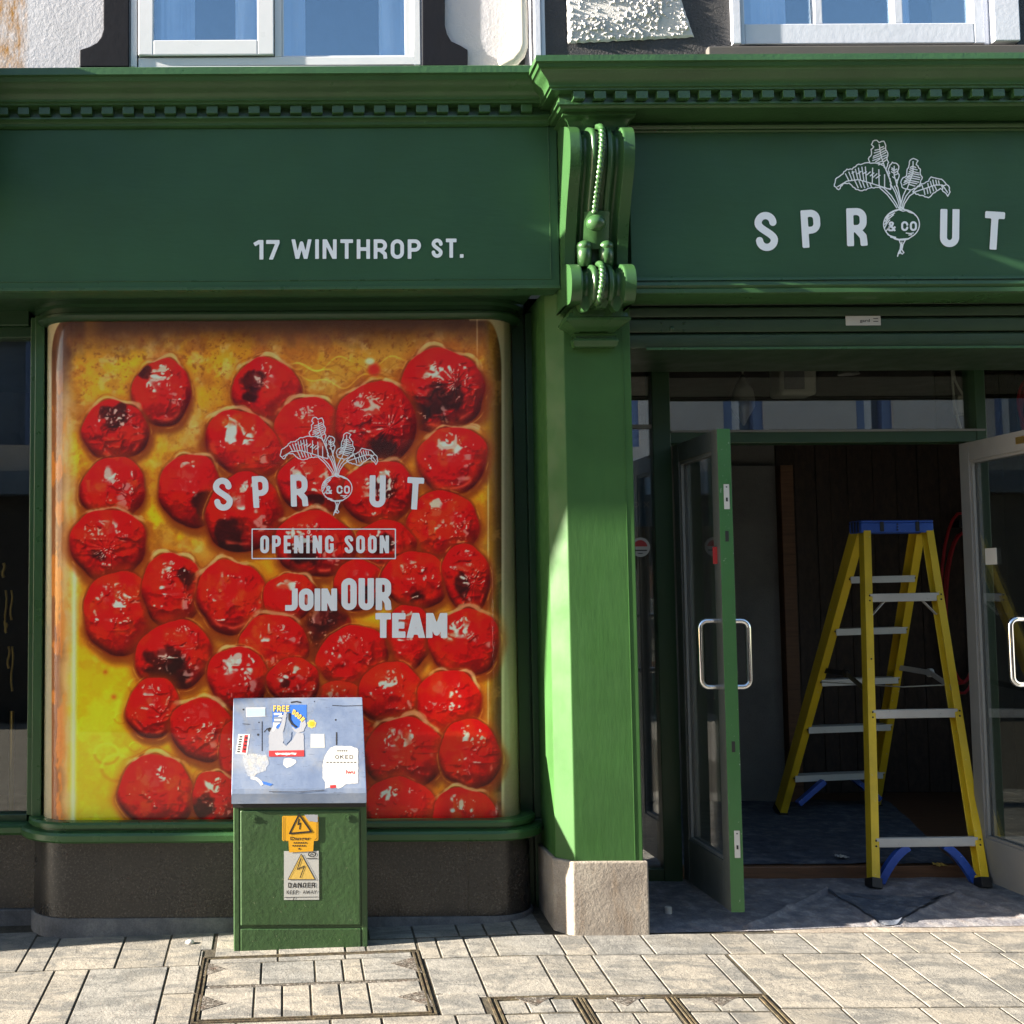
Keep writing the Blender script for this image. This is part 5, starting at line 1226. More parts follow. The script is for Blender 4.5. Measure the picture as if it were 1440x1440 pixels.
def key(mb, pts, z=.0012):
    n = len(pts); t = [(x, y, ground(x,y)+z) for x, y in pts]; b = [(x, y, ground(x,y)-.01) for x, y in pts]
    mb.add(t+b, [tuple(range(n))]+[(i,(i+1)%n,n+(i+1)%n,n+i) for i in range(n)])
cvA = thing('inspection_cover', 'paved inspection cover in front of the green cabinet with four triangular keyholes', 'manhole cover')
frame(CAx0, CAx1, CAy0, CAy1).build('frame', M['moss'], cvA)
keep = pv; pv = MB()
i0, i1 = CAx0+.027, CAx1-.027
rows = [(CAy1-.004, GP(430,1350.5).y, (391,486), 1347), (GP(430,1350.5).y, GP(430,1381.5).y, (367.5,443,482.5,510.5), 1366), (GP(430,1384.5).y, CAy0+.028, (357,397,437.5,479.5,521), 1408)]
for yt, yb_, js, pyj in rows:
    jx = [i0] + [gx(p, pyj) for p in js] + [i1]
    for a, b in zip(jx[:-1], jx[1:]): slab(pv, a, b, yb_, yt, .004)
pv.build('infill_paving', M['paving'], cvA, fix=False)
kk = MB()
for tri in ([(290,1353),(286,1373),(319,1363)],[(281,1399),(276,1423),(318,1411)],[(582,1346),(594,1368),(549,1355)],[(598,1392),(610,1416),(560,1402)]):
    kk = MB(); key(kk, [(GP(*p).x, GP(*p).y) for p in tri]); kk.build('keyhole', M['rust'], cvA)
m_ = MB(); ybar(m_, i0, i1, GP(430,1384.2).y, GP(430,1381.8).y, -.02, -.002); m_.build('divider', M['rust'], cvA)
cvB = thing('inspection_cover', 'paved inspection cover by the pilaster split by iron ribs and rusty lifting slots', 'manhole cover')
frame(CBx0, CBx1, CBy0, CBy1, .014, .012).build('frame', M['moss'], cvB)
pv = MB(); rx = [CBx0+.03, gx(812,1402), gx(942,1402), CBx1-.03]; ymid = GP(900,1423).y
rb_ = MB()
for r in rx[1:3]:
    for o_ in (-.016, .002, .014): ybar(rb_, r+o_, r+o_+.006, CBy0+.02, CBy1-.02)
rb_.build('rib', M['moss'], cvB)
for k in range(3):
    a, b = rx[k]+(.026 if k else 0), rx[k+1]-(.022 if k < 2 else 0)
    ts = [0, .36, .70, 1] if k == 0 else [0, .33, .67, 1] if k == 1 else [0,.40,.8,1]
    for t0, t1 in zip(ts[:-1], ts[1:]): slab(pv, a+(b-a)*t0, a+(b-a)*t1, ymid+.003, CBy1-.03, .004)
    slab(pv, a, a+(b-a)*.47, 4.0, ymid-.003, .004); slab(pv, a+(b-a)*.47, b, 4.0, ymid-.003, .004); slab(pv, a, b, CBy0+.03, 4.0, .004)
pv.build('infill_paving', M['paving'], cvB, fix=False); pv = keep
kk = MB()
for cx_ in (752, 880, 1014):
    kk = MB(); key(kk, [(GP(*p).x, GP(*p).y) for p in ((cx_-27,1403.5),(cx_+27,1402),(cx_+14,1407),(cx_+2,1415),(cx_-14,1409))]); kk.build('keyhole', M['rust'], cvB)

# ================================================================== DUST SHEETS AND DOORSTEP
def ridge(p, segs):
    h = 0
    for (ax, ay), (bx, by), w_, a in segs:
        L2_ = (bx-ax)**2+(by-ay)**2; t = max(0, min(1, ((p[0]-ax)*(bx-ax)+(p[1]-ay)*(by-ay))/L2_)); d_ = math.hypot(p[0]-ax-t*(bx-ax), p[1]-ay-t*(by-ay))
        h += a*math.exp(-(d_/w_)**2)
    return h
g2 = lambda x, y: (GP(x,y).x, GP(x,y).y)
SEG = [(g2(1052,1308), g2(1162,1256), .012, .014), (g2(1162,1256), g2(1236,1304), .012, .012), (g2(1262,1304), g2(1347,1260), .013, .014), (g2(1180,1262), g2(1290,1285), .02, .008), (g2(960,1270), g2(1050,1300), .03, .006), (g2(1347,1260), g2(1440,1292), .014, .01), (g2(1062,1262), g2(1110,1280), .02,.006)]
def edge_y(x): return 4.928 + .055*min(1, max(0, (x-1.55)/.75)) + .005*math.sin(x*9)
sh_ = MB(); sx0, sx1 = XP1-.02, 5.0
def sf(u, v):
    x = sx0+(sx1-sx0)*u; y = edge_y(x)+(YD+.03-edge_y(x))*v
    h = .008+ridge((x,y),SEG)+.006*max(0, mn.noise(Vector((x*5,y*9,2)))) + .003*mn.noise(Vector((x*16,y*16,4)))
    return (x, y, ground(x,y)+h*min(1,.15+v*14))
sh_.grid(sf, 300, 70)
tag(sh_.build('dust_sheet', M['mat'], smooth='all', fix=False), 'crumpled grey dust sheet laid in the doorway between pilaster and step', 'dust sheet')
dk = MB(); dp_ = [g2(*p) for p in ((1162,1258),(1200,1281),(1240,1303.5),(1262,1303.5),(1300,1284),(1344,1262),(1290,1266),(1225,1262))]
from mathutils.geometry import tessellate_polygon
def inpoly(x, y, P):
    c = False
    for (ax, ay), (bx, by) in zip(P, P[1:]+P[:1]):
        if (ay > y) != (by > y) and x < (bx-ax)*(y-ay)/(by-ay)+ax: c = not c
    return c
def surf(x, y):
    h = .008+ridge((x,y),SEG)+.006*max(0, mn.noise(Vector((x*5,y*9,2)))) + .003*mn.noise(Vector((x*16,y*16,4)))
    v = (y-edge_y(x))/(YD+.03-edge_y(x)); return ground(x,y)+h*min(1,.15+max(0,v)*14)+.005
bx0, bx1 = min(p[0] for p in dp_), max(p[0] for p in dp_); by0, by1 = min(p[1] for p in dp_), max(p[1] for p in dp_)
iso(dk, lambda X, Y: sd_poly(X, Y, dp_), bx0-.01, bx1+.01, by0-.01, by1+.01, .01, lambda x, y: (x, y, surf(x, y)))
# long runs are cut so that the piece follows the sheet below
bm = bmesh.new(); 
dko = dk.build('dust_sheet', M['sheet'], fix=True)
bm.from_mesh(dko.data); bmesh.ops.subdivide_edges(bm, edges=[e for e in bm.edges if e.calc_length() > .03], cuts=6)
for v in bm.verts: v.co.z = surf(v.co.x, v.co.y)
bm.to_mesh(dko.data); bm.free()
tag(dko, 'dark blue offcut of sheet lying folded in the middle of the doorway', 'dust sheet')
ins = MB(); ip = [(1.6,5.625),(3.05,5.615),(3.28,6.34),(3.55,7.2),(1.6,7.28)]
def inf(u, v):
    y = 5.62+1.66*v; xr_ = np.interp(y, [5.615,6.34,7.2], [3.05,3.28,3.55]); x = 1.6+(xr_-1.6)*u
    h = .006+.012*max(0, mn.noise(Vector((x*4,y*6,7))))+.004*mn.noise(Vector((x*13,y*13,1)))
    return (x, y, ZI+h)
ins.grid(inf, 130, 120); tag(ins.build('floor_sheet', M['sheet'], smooth='all', fix=False), 'dark blue protective sheet spread over the shop floor under the ladder', 'floor sheet')
ks = MB(); slab(ks, 1.95, 3.4, 4.930, 5.0, .002); slab(ks, 3.4, 5.0, 4.930, 5.0, .002); tag(ks.build('threshold', M['plinthstone'], fix=False), kind='structure')
sq = GP(940,1287); m_ = MB(); m_.tube([(sq.x,sq.y,sq.z),(sq.x,sq.y,sq.z+.034)], .0145, 16).tube([(sq.x,sq.y,sq.z+.034),(sq.x,sq.y,sq.z+.036)], .010, 16)
tag(m_.build('door_stop', M['alustep'], smooth=True), 'short metal door stop on the dust sheet beside the stone pilaster foot', 'door stop')

# ================================================================== STEPLADDER
LD = thing('stepladder', 'yellow fibreglass stepladder with blue top standing open in the doorway', 'ladder')
def channel(mb, a, b, w, d, inner, front, t=.006):
    """C-section rail from a to b: web w... the open side faces 'inner'"""
    a, b = Vector(a), Vector(b); ax = (b-a).normalized(); i_ = Vector(inner); i_ = (i_-ax*i_.dot(ax)).normalized(); f_ = ax.cross(i_).normalized()
    if f_.dot(Vector(front)) < 0: f_ = -f_
    q = [(-w/2,-d/2),(w/2,-d/2),(w/2,-d/2+t),(-w/2+t,-d/2+t),(-w/2+t,d/2-t),(w/2,d/2-t),(w/2,d/2),(-w/2,d/2)]
    vs = [p + i_*x + f_*y for p in (a,b) for x, y in q]; n = 8
    mb.add(vs, [(i,(i+1)%n,n+(i+1)%n,n+i) for i in range(n)] + [(0,1,2,3),(0,3,4,7),(4,5,6,7),(8,9,10,11),(8,11,12,15),(12,13,14,15)])
def onground(px, py, Y, g): p = U(px, py, Y); return Vector((p.x, Y, g))
NL, NR = U(1229,1257,5.46), U(1383,1254,5.46); NLt, NRt = U(1216,742,5.99), U(1303,742,5.99)
FL, FR = U(1097,1147,6.89), U(1229,1136,7.15); FLt, FRt = U(1207,745,6.05), U(1290,745,6.06)
for p in (NL, NR): p.z = ground(p.x, p.y)+.010
for p in (FL, FR): p.z = ZI+.008
for a_, b_, inn in ((NL,NLt,(1,0,0)),(NR,NRt,(-1,0,0))):
    m_ = MB(); channel(m_, a_, b_, .036, .056, inn, (0,-1,0)); o = m_.build('rail', M['yellow'], LD, bevel=.002)
    sh1 = MB(); t = (b_-a_).normalized(); sh1.bar(a_-t*.004, a_+t*.04, .046, .07, (0,1,0)); sh1.build('foot', M['blackmetal'], o, bevel=.002)
for a_, b_, inn in ((FL,FLt,(1,0,.0)),(FR,FRt,(-1,0,0))):
    m_ = MB(); channel(m_, a_, b_, .041, .080, inn, (0,-1,0)); o = m_.build('rail', M['yellow'], LD, bevel=.002)
    sh1 = MB(); t = (b_-a_).normalized(); sh1.bar(a_-t*.004, a_+t*.03, .052, .092, (0,1,0)); sh1.build('foot', M['blackmetal'], o, bevel=.002)
def at_py(a, b, py):
    lo, hi = 0., 1.
    for _ in range(30):
        m = (lo+hi)/2; p = a.lerp(b, m); 
        if proj(np.array([p[:]]))[1][0] > py: lo = m
        else: hi = m
    return a.lerp(b, lo)
rv_ = MB(); rv_.ell((0,0,0), (.0045,.0035,.0045), 8, 6); rv0 = rv_.build('rivet', M['blackmetal'], LD, smooth='all'); rv0.location = at_py(NL,NLt,926)+Vector((0,-.034,0))
for i, (pl_, pr2) in enumerate(((841,839),(1004,1002),(1184,1182))):
    a_, b_ = at_py(NL,NLt,pl_), at_py(NR,NRt,pr2)
    m_ = MB(); m_.bar(a_+Vector((.004,-.012,0)), b_+Vector((-.004,-.012,0)), .030, .040, (0,0,1)); m_.build('cross_bar', M['alustep'], LD, bevel=.003)
    for p in (a_, b_):
        for dz in (-.012, .012): dup(rv0, (p.x, p.y-.034, p.z+dz))
    if i == 0:
        for p, s_ in ((a_,1),(b_,-1)):
            k_ = MB(); k_.bar(p+Vector((s_*.085,-.008,-.012)), p+Vector((s_*.016,-.010,-.085)), .004, .020, (0,1,0)); k_.build('knee_brace', M['alustep'], LD)
    if i == 2:
        for p, s_ in ((a_,1),(b_,-1)):
            k_ = MB(); P = [p+Vector((s_*(.150-.128*u), -.010, -.018-.155*u-.035*math.sin(u*math.pi)*-1*(1 if 0 else .6))) for u in np.linspace(0,1,9)]
            for j, (c_, e_) in enumerate(zip(P[:-1], P[1:])): k_.bar(c_, c_.lerp(e_,1.06), .034, .03, (0,1,0))
            k_.build('knee_brace', M['blueplastic'], LD, smooth=True)
for i, (pl_, pr2) in enumerate(((812,810),(885,882),(956,952),(1022,1018),(1090,1085))):
    a_, b_ = at_py(FL,FLt,pl_), at_py(FR,FRt,pr2)
    m_ = MB(); m_.bar(a_+Vector((.004,-.01,0)), b_+Vector((-.004,-.01,0)), .085, .006, (0,0,1)).bar(a_+Vector((.004,-.052,-.014)), b_+Vector((-.004,-.052,-.014)), .004, .034, (0,0,1)).bar(a_+Vector((.004,.03,-.014)), b_+Vector((-.004,.03,-.014)), .004, .034, (0,0,1))
    m_.build('step', M['alustep'], LD, bevel=.001)
    for p in (a_, b_): dup(rv0, (p.x, p.y-.049, p.z-.01))
    if i == 4:
        for p, s_ in ((a_,1),(b_,-1)):
            k_ = MB(); k_.bar(p+Vector((s_*.17,-.03,-.03)), p+Vector((s_*.02,-.04,-.15)), .03, .04, (0,1,0)); k_.build('knee_brace', M['blueplastic'], LD, bevel=.003)
for nm, pts, mt in (('spreader', [at_py(FL,FLt,942), U(1190,947,6.25), at_py(NL,NLt,974)], M['blackmetal']), ('spreader', [at_py(FR,FRt,938), U(1308,946,6.22), at_py(NR,NRt,967)], M['alustep'])):
    m_ = MB()
    for c_, e_ in zip(pts[:-1], pts[1:]): m_.bar(c_, e_, .006, .028, (0,0,1))
    m_.tube([pts[1]+Vector((-.012,0,0)), pts[1]+Vector((.012,0,0))], .022, 12); m_.build(nm, mt, LD, bevel=.002)
m_ = MB(); m_.tube([at_py(FL,FLt,958)+Vector((.0,-.05,0)), U(1270,966,6.0), U(1330,963,5.95)], .003, 8); m_.build('tie_cord', M['cable'], LD)
tp = MB(); ta, tb_ = U(1211,738,5.955), U(1313,738,5.955); zc = Z_(749,5.95,1255); zt_ = zc+.062
tp.box(ta.x, tb_.x, 5.955, 6.085, zt_-.012, zt_).box(ta.x, tb_.x, 5.9555, 5.967, zc, zt_-.0121).box(ta.x, tb_.x, 6.073, 6.0845, zc, zt_-.0121).box(ta.x+.0005, ta.x+.012, 5.967, 6.073, zc, zt_-.0121).box(tb_.x-.012, tb_.x-.0005, 5.967, 6.073, zc, zt_-.0121)
tpo = tp.build('top_cap', M['blueplastic'], LD, bevel=.006, seg=3)
nt = MB()
for px in (1240,1290): q = U(px,738,5.954); nt.box(q.x-.009, q.x+.009, 5.9515, 5.956, zc+.006, zt_-.008)
for px in (1262,): q = U(px,738,5.954); [nt.tube([(q.x,5.956,zc+.014+.014*k),(q.x,5.952,zc+.014+.014*k)], .004, 10) for k in range(3)]
nt.build('slot', M['blackmetal'], tpo)
for yy_ in (5.985, 6.02, 6.052):
    MB().box(ta.x-.004, ta.x+.002, yy_-.006, yy_+.006, zc+.004, zt_-.004).build('grip_rib', M['blackmetal'], tpo, bevel=.002)
mk = MB()
for px, py in ((1219,765),(1220,858),(1322,858),(1220,926)): q = U(px,py,5.8); 
# ================================================================== THINGS INSIDE
def wrapped(px0, px1, py0, py1, Y, label, cord):
    t = thing('pendant_lamp', label, 'lamp')
    c = U((px0+px1)/2,(py0+py1)/2,Y); w_ = (X_(px1,Y)-X_(px0,Y))/2; z1, z0 = Z_(py0,Y,1100), Z_(py1,Y,1100)
    m = MB(); r_ = random.Random(int(px0)); n = 24
    def f(u, v):
        a = u*2*math.pi; r0 = np.interp(v, [0,.12,.35,.7,1], [.10,.35,1.0,.85,.15]) if not cord else np.interp(v, [0,.18,.25,.5,.8,1], [.75,.55,.75,1,.8,.25])
        k = 1+.16*mn.noise(Vector((math.cos(a)*1.6, math.sin(a)*1.6, v*4+px0)))+.06*mn.noise(Vector((math.cos(a)*5, math.sin(a)*5, v*9)))
        return (c.x+w_*r0*k*math.cos(a), Y+w_*r0*k*math.sin(a), z0+(z1-z0)*v)
    m.grid(f, n, 16); m.build('plastic_wrap', M['plasticwrap'], t, smooth='all', fix=False)
    b = MB(); b.ell((c.x,Y,z0+(z1-z0)*.55), (w_*.45,w_*.45,(z1-z0)*.25)); b.build('bulb', M['s_dull'], t, smooth='all')
    b = MB(); b.tube([(c.x,Y,z1-.02),(c.x+.01,Y,z1+.15),(c.x,Y,2.79)], .005, 8); b.build('cord', M['cable'], t)
wrapped(1173,1212,478,527,6.2,'plastic wrapped lamp hanging highest behind the transom glass', True)
wrapped(1029,1061,527,598,6.3,'teardrop plastic wrapped lamp hanging behind the transom at left', False)
sk = thing('wall_speaker', 'boxy grey speaker hanging behind the transom glass', 'speaker')
q0, q1 = U(1098,555,6.5), U(1148,502,6.5)
m_ = MB().box(q0.x, q1.x, 6.5, 6.66, q0.z, q1.z); m_.build('cabinet', M['cable'], sk, bevel=.02, seg=4)
m_ = MB().box(q0.x+.02, (q0.x+q1.x)/2+.03, 6.494, 6.502, q0.z+.03, q1.z-.02); m_.build('grille', M['plaster'], sk, bevel=.002)
m_ = MB().tube([U(1142,500,6.6), U(1150,515,6.6), U(1150,540,6.6), U(1144,555,6.6)], .008, 8).bar((q1.x-.06,6.6,q1.z), (q1.x-.06,6.6,2.78), .03, .03, (0,1,0)); m_.build('bracket', M['blackmetal'], sk)
m_ = MB(); Yc = 6.4
m_.tube([U(*p,Yc) for p in smoothpts([(1341,470),(1339,500),(1339,530),(1343,570),(1352,605),(1366,640),(1372,662)], 5)], .006, 8)
m_.tube([U(*p,Yc+.03) for p in smoothpts([(1373,484),(1356,492),(1343,512),(1342,530),(1348,545),(1356,558)], 5)], .006, 8)
tag(m_.build('hanging_cable', M['cable'], smooth=True), 'pale loose cable looping down behind the right end of the transom', 'cable')
jb = MB(); a_ = U(1360,570,Yc+.04); jb.box(a_.x-.06, a_.x+.05, Yc+.02, Yc+.08, a_.z-.05, a_.z+.055)
o = jb.build('junction_box', M['cable'], bevel=.01, seg=3); o.rotation_euler = (0,0,0); tag(o, 'grey junction box where the loose cables meet', 'junction box')
def coil(name, cx_, cy_, rx_, ry_, Y, n, label, seed):
    m = MB(); r_ = random.Random(seed); pts = []
    for k in range(n*26):
        t = k/26*2*math.pi; w_ = 1+.10*math.sin(t*.31+seed)+.06*math.sin(t*.83)
        pts.append(U(cx_+rx_*w_*math.cos(t)+4*math.sin(t*.21), cy_+ry_*w_*math.sin(t)+8*math.sin(t*.17), Y-.012*(k/26)))
    m.tube(pts, .009, 8); tag(m.build(name, M['red'], smooth=True), label, 'hose')
coil('hose_coil', 1352, 848, 26, 112, 7.55, 3, 'red hose hanging in long loops on the back wall behind the ladder', 2)
coil('hose_coil', 1452, 572, 18, 34, 7.3, 4, 'tight red coil high at the right edge of the photo', 5)
m_ = MB(); m_.box(X_(1339,7.6), X_(1349,7.6), 7.50, 7.61, Z_(742,7.55,1345), Z_(732,7.55,1345)); tag(m_.build('wall_hook', M['blackmetal'], bevel=.003), 'dark hook carrying the red hose on the back wall', 'hook')
bk_ = MB().box(1.56, 3.75, 6.92, 7.3, 2.325, 2.78); bk_.build('bulkhead', M['ceiling'], RB)
for px, lb in ((1125,'left one of two round downlights under the bulkhead'),(1183,'right one of two round downlights under the bulkhead')):
    q = U(px,625,7.05); m_ = MB().tube([(q.x,7.05,2.33),(q.x,7.05,2.285)], [.062,.060], 24); tag(m_.build('downlight', M['s_white'], smooth=True), lb, 'light', 'downlights in the bulkhead')
m_ = MB(); [m_.tube([U(px+1.5*math.sin(k*1.3),py0+(py1-py0)*k/5,6.1) for k in range(6)], .006 if k2 else .008, 10) for k2, (px, py0, py1) in enumerate(((5,792,812),(8,830,888),(16,830,872),(8.5,876,890),(12,909,940),(17,909,972)))]
m_.tube([U(17,1000,6.1), (U(17,1000,6.1).x, 6.1, .11)], .012, 10)
tag(m_.build('brass_stand', M['brass'], smooth=True), 'slender brass stand glinting inside the dark left window', 'stand')
# blue poster and round sticker behind the narrow side light
yp = YD+.026
m_ = MB(); m_.mat(0).box(X_(880,yp+.02,690), X_(918,yp+.02,690), yp+.016, yp+.02, Z_(740,yp,905), Z_(643,yp,905)); m_.mat(1); bfont(m_, 'oix', 889, 914, 713.5, 12.5, lambda x, y: tuple(U(x,y,yp+.0155)))
tag(m_.build('wall_poster', [M['s_navy'], M['s_grey']]), 'slate blue poster with pale serif letters behind the narrow side light', 'poster')
m_ = MB(); c_ = (900.5,769.5)
circ = lambda r_: (lambda X, Y: np.hypot(X-c_[0],Y-c_[1])-r_)
m_.mat(0); iso(m_, circ(13.6), 885, 916, 754, 785, .5, lambda x, y: tuple(U(x,y,yp)))
m_.mat(1); iso(m_, lambda X, Y: np.maximum(np.hypot(X-c_[0],Y-c_[1])-10, Y-768.5), 885, 916, 754, 785, .4, lambda x, y: tuple(U(x,y,yp-.0006)))
m_.mat(2); iso(m_, lambda X, Y: np.maximum(np.hypot(X-c_[0],Y-c_[1])-10.5, np.abs(Y-774)-.9), 885, 916, 754, 785, .4, lambda x, y: tuple(U(x,y,yp-.0006)))
iso(m_, lambda X, Y: np.maximum(np.hypot(X-c_[0],Y-c_[1])-9.5, np.abs(Y-778.5)-.8), 885, 916, 754, 785, .4, lambda x, y: tuple(U(x,y,yp-.0006)))
tag(m_.build('round_sticker', [M['s_dull'], M['s_red'], M['s_black']], fix=False), 'round red and white sticker on the narrow side light', 'sticker')
tg_ = MB().box(X_(1003,5.02,780), X_(1013,5.02,780), 5.02, 5.026, Z_(793,5.02,1008), Z_(769,5.02,1008)); tg_.build('tag', M['s_red'], dl)
# litter
r_ = random.Random(4)
for lb, px, py, s_ in (('white pebble on the paving left of the cabinet',267,1327,.014),):
    p = GP(px,py); m_ = MB(); m_.ell((p.x,p.y,p.z+.006), (s_*1.3,s_,s_*.7), 12, 8); tag(m_.build('pebble', M['s_cream'], smooth='all'), lb, 'pebble')
for lb, (px, py, zz_) in (('scrap of white paper on the blue floor sheet',(1184,1203,ZI+.016)),('yellow scrap on the bare floor right of the sheet',(1321,1215,ZI+.002)),('dusty grey scrap farthest back on the floor sheet',(1150,1054,ZI+.016)),('dusty scrap near the back of the floor sheet beside the ladder foot',(1136,1068,ZI+.016))):
    Y = (EYE-zz_)*F/(py-835); p = U(px,py,Y); m_ = MB(); m_.grid(lambda u, v: (p.x+(u-.5)*.045, p.y+(v-.5)*.06, zz_+.006+.012*mn.noise(Vector((u*4,v*4,px)))), 6, 6)
    tag(m_.build('paper_scrap', M['s_dull'] if px < 1200 else M['s_amber'], fix=False), lb, 'litter')

# ================================================================== THE STREET BEHIND THE CAMERA (seen in the glass)
OB = thing('street_building', 'pale rendered building across the street mirrored in the shop glass', 'building')
YO = -5.0
m_ = MB(); wins = [(-9.4,-8.3),(-6.9,-5.7),(-4.4,-3.25),(-1.6,-.4),(1.0,2.2),(3.6,4.8),(5.95,6.5),(7.75,8.25),(9.6,10.6)]
xx = -14
for a_, b_ in wins: m_.box(xx, a_, YO-.4, YO, 3.0, 6.0); xx = b_
m_.box(xx, 14, YO-.4, YO, 3.0, 6.0)
for a_, b_ in wins: m_.box(a_, b_, YO-.4, YO-.001, 3.0, 3.35).box(a_, b_, YO-.4, YO-.001, 4.75, 6.0)
m_.build('wall', M['render_plain'], OB)
for a_, b_ in wins:
    w_ = MB(); w_.mat(0).box(a_, b_, YO-.2, YO-.19, 3.35, 4.75).mat(1).box(a_, a_+.13, YO-.18, YO-.05, 3.35, 4.75).box(b_-.13, b_, YO-.18, YO-.05, 3.35, 4.75).mat(2).box(a_+.13, a_+.24, YO-.18, YO-.08, 3.35, 4.75)
    w_.build('window', [M['s_navy'], M['frameblue'], M['upvc']], OB)
m_ = MB().box(-14, 14, YO-.5, YO+.12, 2.7, 3.0); m_.build('fascia', M['s_navy'], OB)
m_ = MB(); xx = -14
while xx < 14: m_.box(xx, xx+.35, YO-.3, YO+.05, -.5, 2.7); xx += 2.3
m_.box(-14, 14, YO-.4, YO-.25, -.5, 2.7); m_.build('shopfront', M['blackmetal'], OB)
m_ = MB().box(-14, 14, YO-6, YO-.4, -.5, 6.0); m_.build('block', M['render_plain'], OB)
NB = thing('neighbour_building', 'neighbouring shop with a deep cornice beyond the left edge', 'building')
MB().box(-16, -3.42, 4.95, 9, -.6, 6.6).build('wall', M['render_plain'], NB)
MB().sweep([(-.02,3.62),(.44,3.62),(.44,3.06),(.40,3.05),(-.02,3.05)], [(-16,4.95),(-1.2,4.95)]).build('shade_box', M['fascia'], NB, bevel=.01)  # unseen box, added to keep the sun off the fascia and upper pilaster
MB().box(-3.1, -2.66, 4.79, 5.3, -.4, 2.62).build('pilaster', M['brushed'], LB, bevel=.006)
MB().box(-3.4, 6.2, 8.6, 9.0, -.2, 6.6).build('back_wall', M['render_plain'], RB)
MB().box(-3.38, 6.18, 5.32, 8.58, 6.5, 6.58).build('roof', M['ceiling'], RB)

# ================================================================== PASSER-BY (seen only in the side light)
px_, py_ = 2.60, 2.44; gz = ground(px_, py_)
PE = thing('person', 'passer-by in teal trousers and white patterned top mirrored in the narrow side light', 'person')
skinm = flat('skin_tone', (.42,.24,.17), .55); hairm = flat('dark_brown_hair', (.03,.018,.012), .5); teal = paint('teal_denim', (.045,.13,.13), .8, .2, .002, 30); topm = NT('white_patterned_cloth')
topm.col(topm.ramp(topm.noise(14, 3), [(.46,(.06,.06,.06,1)),(.52,(.74,.74,.72,1))])); topm.rough(.8); topm = topm.m
def skin(name, chain, edges, mat, sub=2):
    me = bpy.data.meshes.new(name); me.from_pydata([(px_+c[0], py_+c[1], gz+c[2]) for c in chain], edges, []); me.materials.append(mat)
    o = bpy.data.objects.new(name, me); COL.objects.link(o); o.parent = PE
    md = o.modifiers.new('skin', 'SKIN'); md.use_smooth_shade = True
    for i, c in enumerate(chain):
        sv = me.skin_vertices[0].data[i]; sv.radius = (c[3], c[4] if len(c) > 4 else c[3]); sv.use_root = (i == 0)
    s_ = o.modifiers.new('sub', 'SUBSURF'); s_.levels = sub; s_.render_levels = sub
    return o
B = [(0,0,.95,.13,.10),(0,0,1.12,.12,.09),(0,0,1.30,.14,.10),(0,0,1.42,.10,.08),(0,.01,1.49,.052),(0,.015,1.54,.06),(0,.02,1.60,.078,.09),(0,.02,1.66,.074,.09),(0,.015,1.705,.045,.055),(0,.112,1.595,.014)]
E = [(i,i+1) for i in range(8)] + [(6,9)]
def limb(pts, parent):
    k = len(B); B.extend(pts); E.append((parent,k)); E.extend((k+i,k+i+1) for i in range(len(pts)-1)); return k+len(pts)-1
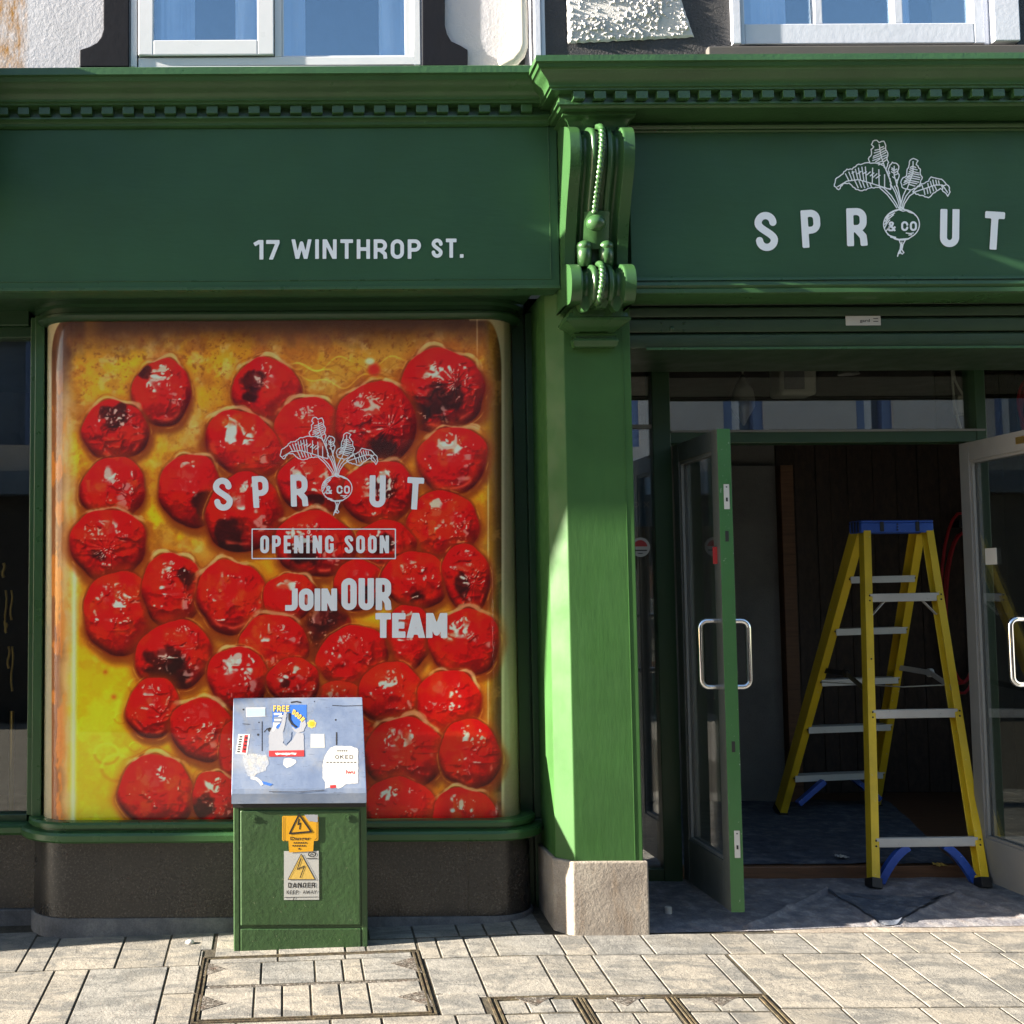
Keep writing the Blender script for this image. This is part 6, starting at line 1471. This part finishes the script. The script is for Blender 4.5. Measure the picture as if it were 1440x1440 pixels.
for s_ in (-1, 1):
    limb([(s_*.09,0,.90,.085),(s_*.10,.01,.52,.058),(s_*.105,0,.30,.052),(s_*.11,-.01,.09,.036),(s_*.115,.05,.045,.034),(s_*.12,.15,.03,.026)], 0)
    w_ = limb([(s_*.17,0,1.385,.055),(s_*.225,-.01,1.12,.042),(s_*.21,.09,.90,.030),(s_*.205,.12,.84,.034,.018)], 3)
    for f_, (dx_, ln) in enumerate(((-.026,.062),(-.009,.075),(.009,.072),(.026,.056))):
        limb([(s_*.205+dx_,.135,.80,.0088),(s_*.205+dx_,.150,.80-ln*.5,.0082),(s_*.205+dx_,.150,.80-ln,.0070)], w_)
    limb([(s_*.17,.145,.835,.0095),(s_*.165,.17,.805,.0085)], w_)
skin('body', B, E, skinm)
tr = [(0,0,.97,.145,.112),(0,0,.90,.14,.11)] + [(s_*a_,b_,c_,d_) for s_ in (-1,1) for a_,b_,c_,d_ in ((.095,0,.80,.092),(.10,.012,.52,.072),(.105,0,.30,.066),(.11,-.01,.10,.062))]
skin('trousers', tr, [(0,1),(1,2),(2,3),(3,4),(4,5),(1,6),(6,7),(7,8),(8,9)], teal)
tp_ = [(0,0,.93,.150,.115),(0,0,1.12,.140,.105),(0,0,1.32,.155,.112),(0,0,1.43,.105,.085)] + [(s_*a_,b_,c_,d_) for s_ in (-1,1) for a_,b_,c_,d_ in ((.175,0,1.39,.066),(.228,-.01,1.12,.056),(.214,.075,.94,.046))]
skin('top', tp_, [(0,1),(1,2),(2,3),(3,4),(4,5),(5,6),(3,7),(7,8),(8,9)], topm)
hm = MB(); hm.ell((px_,py_-.012,gz+1.672), (.090,.103,.085), 20, 12).ell((px_,py_-.055,gz+1.56), (.082,.05,.11), 16, 10); hm.build('hair', hairm, PE, smooth='all')
for s_ in (-1,1):
    MB().ell((px_+s_*.03,py_+.098,gz+1.615), (.012,.008,.008), 10, 8).build('eye', M['s_black'], PE, smooth='all')
    MB().ell((px_+s_*.086,py_+.015,gz+1.60), (.010,.02,.032), 10, 8).build('ear', skinm, PE, smooth='all')
    sm_ = MB(); sm_.ell((px_+s_*.117,py_+.05,gz+.04), (.046,.135,.045), 16, 10); sm_.build('shoe', M['s_white'], PE, smooth='all')
MB().ell((px_,py_+.100,gz+1.555), (.022,.008,.006), 10, 6).build('mouth', M['s_red'], PE, smooth='all')
m_ = MB(); m_.tube([(px_-.10,py_+.06,gz+1.46),(px_-.02,py_+.125,gz+1.30),(px_+.09,py_+.12,gz+1.10),(px_+.19,py_+.05,gz+.95),(px_+.16,py_-.1,gz+1.0),(px_+.0,py_-.13,gz+1.25),(px_-.10,py_-.03,gz+1.46)], .016, 8); m_.build('bag_strap', M['blackmetal'], PE, smooth=True)
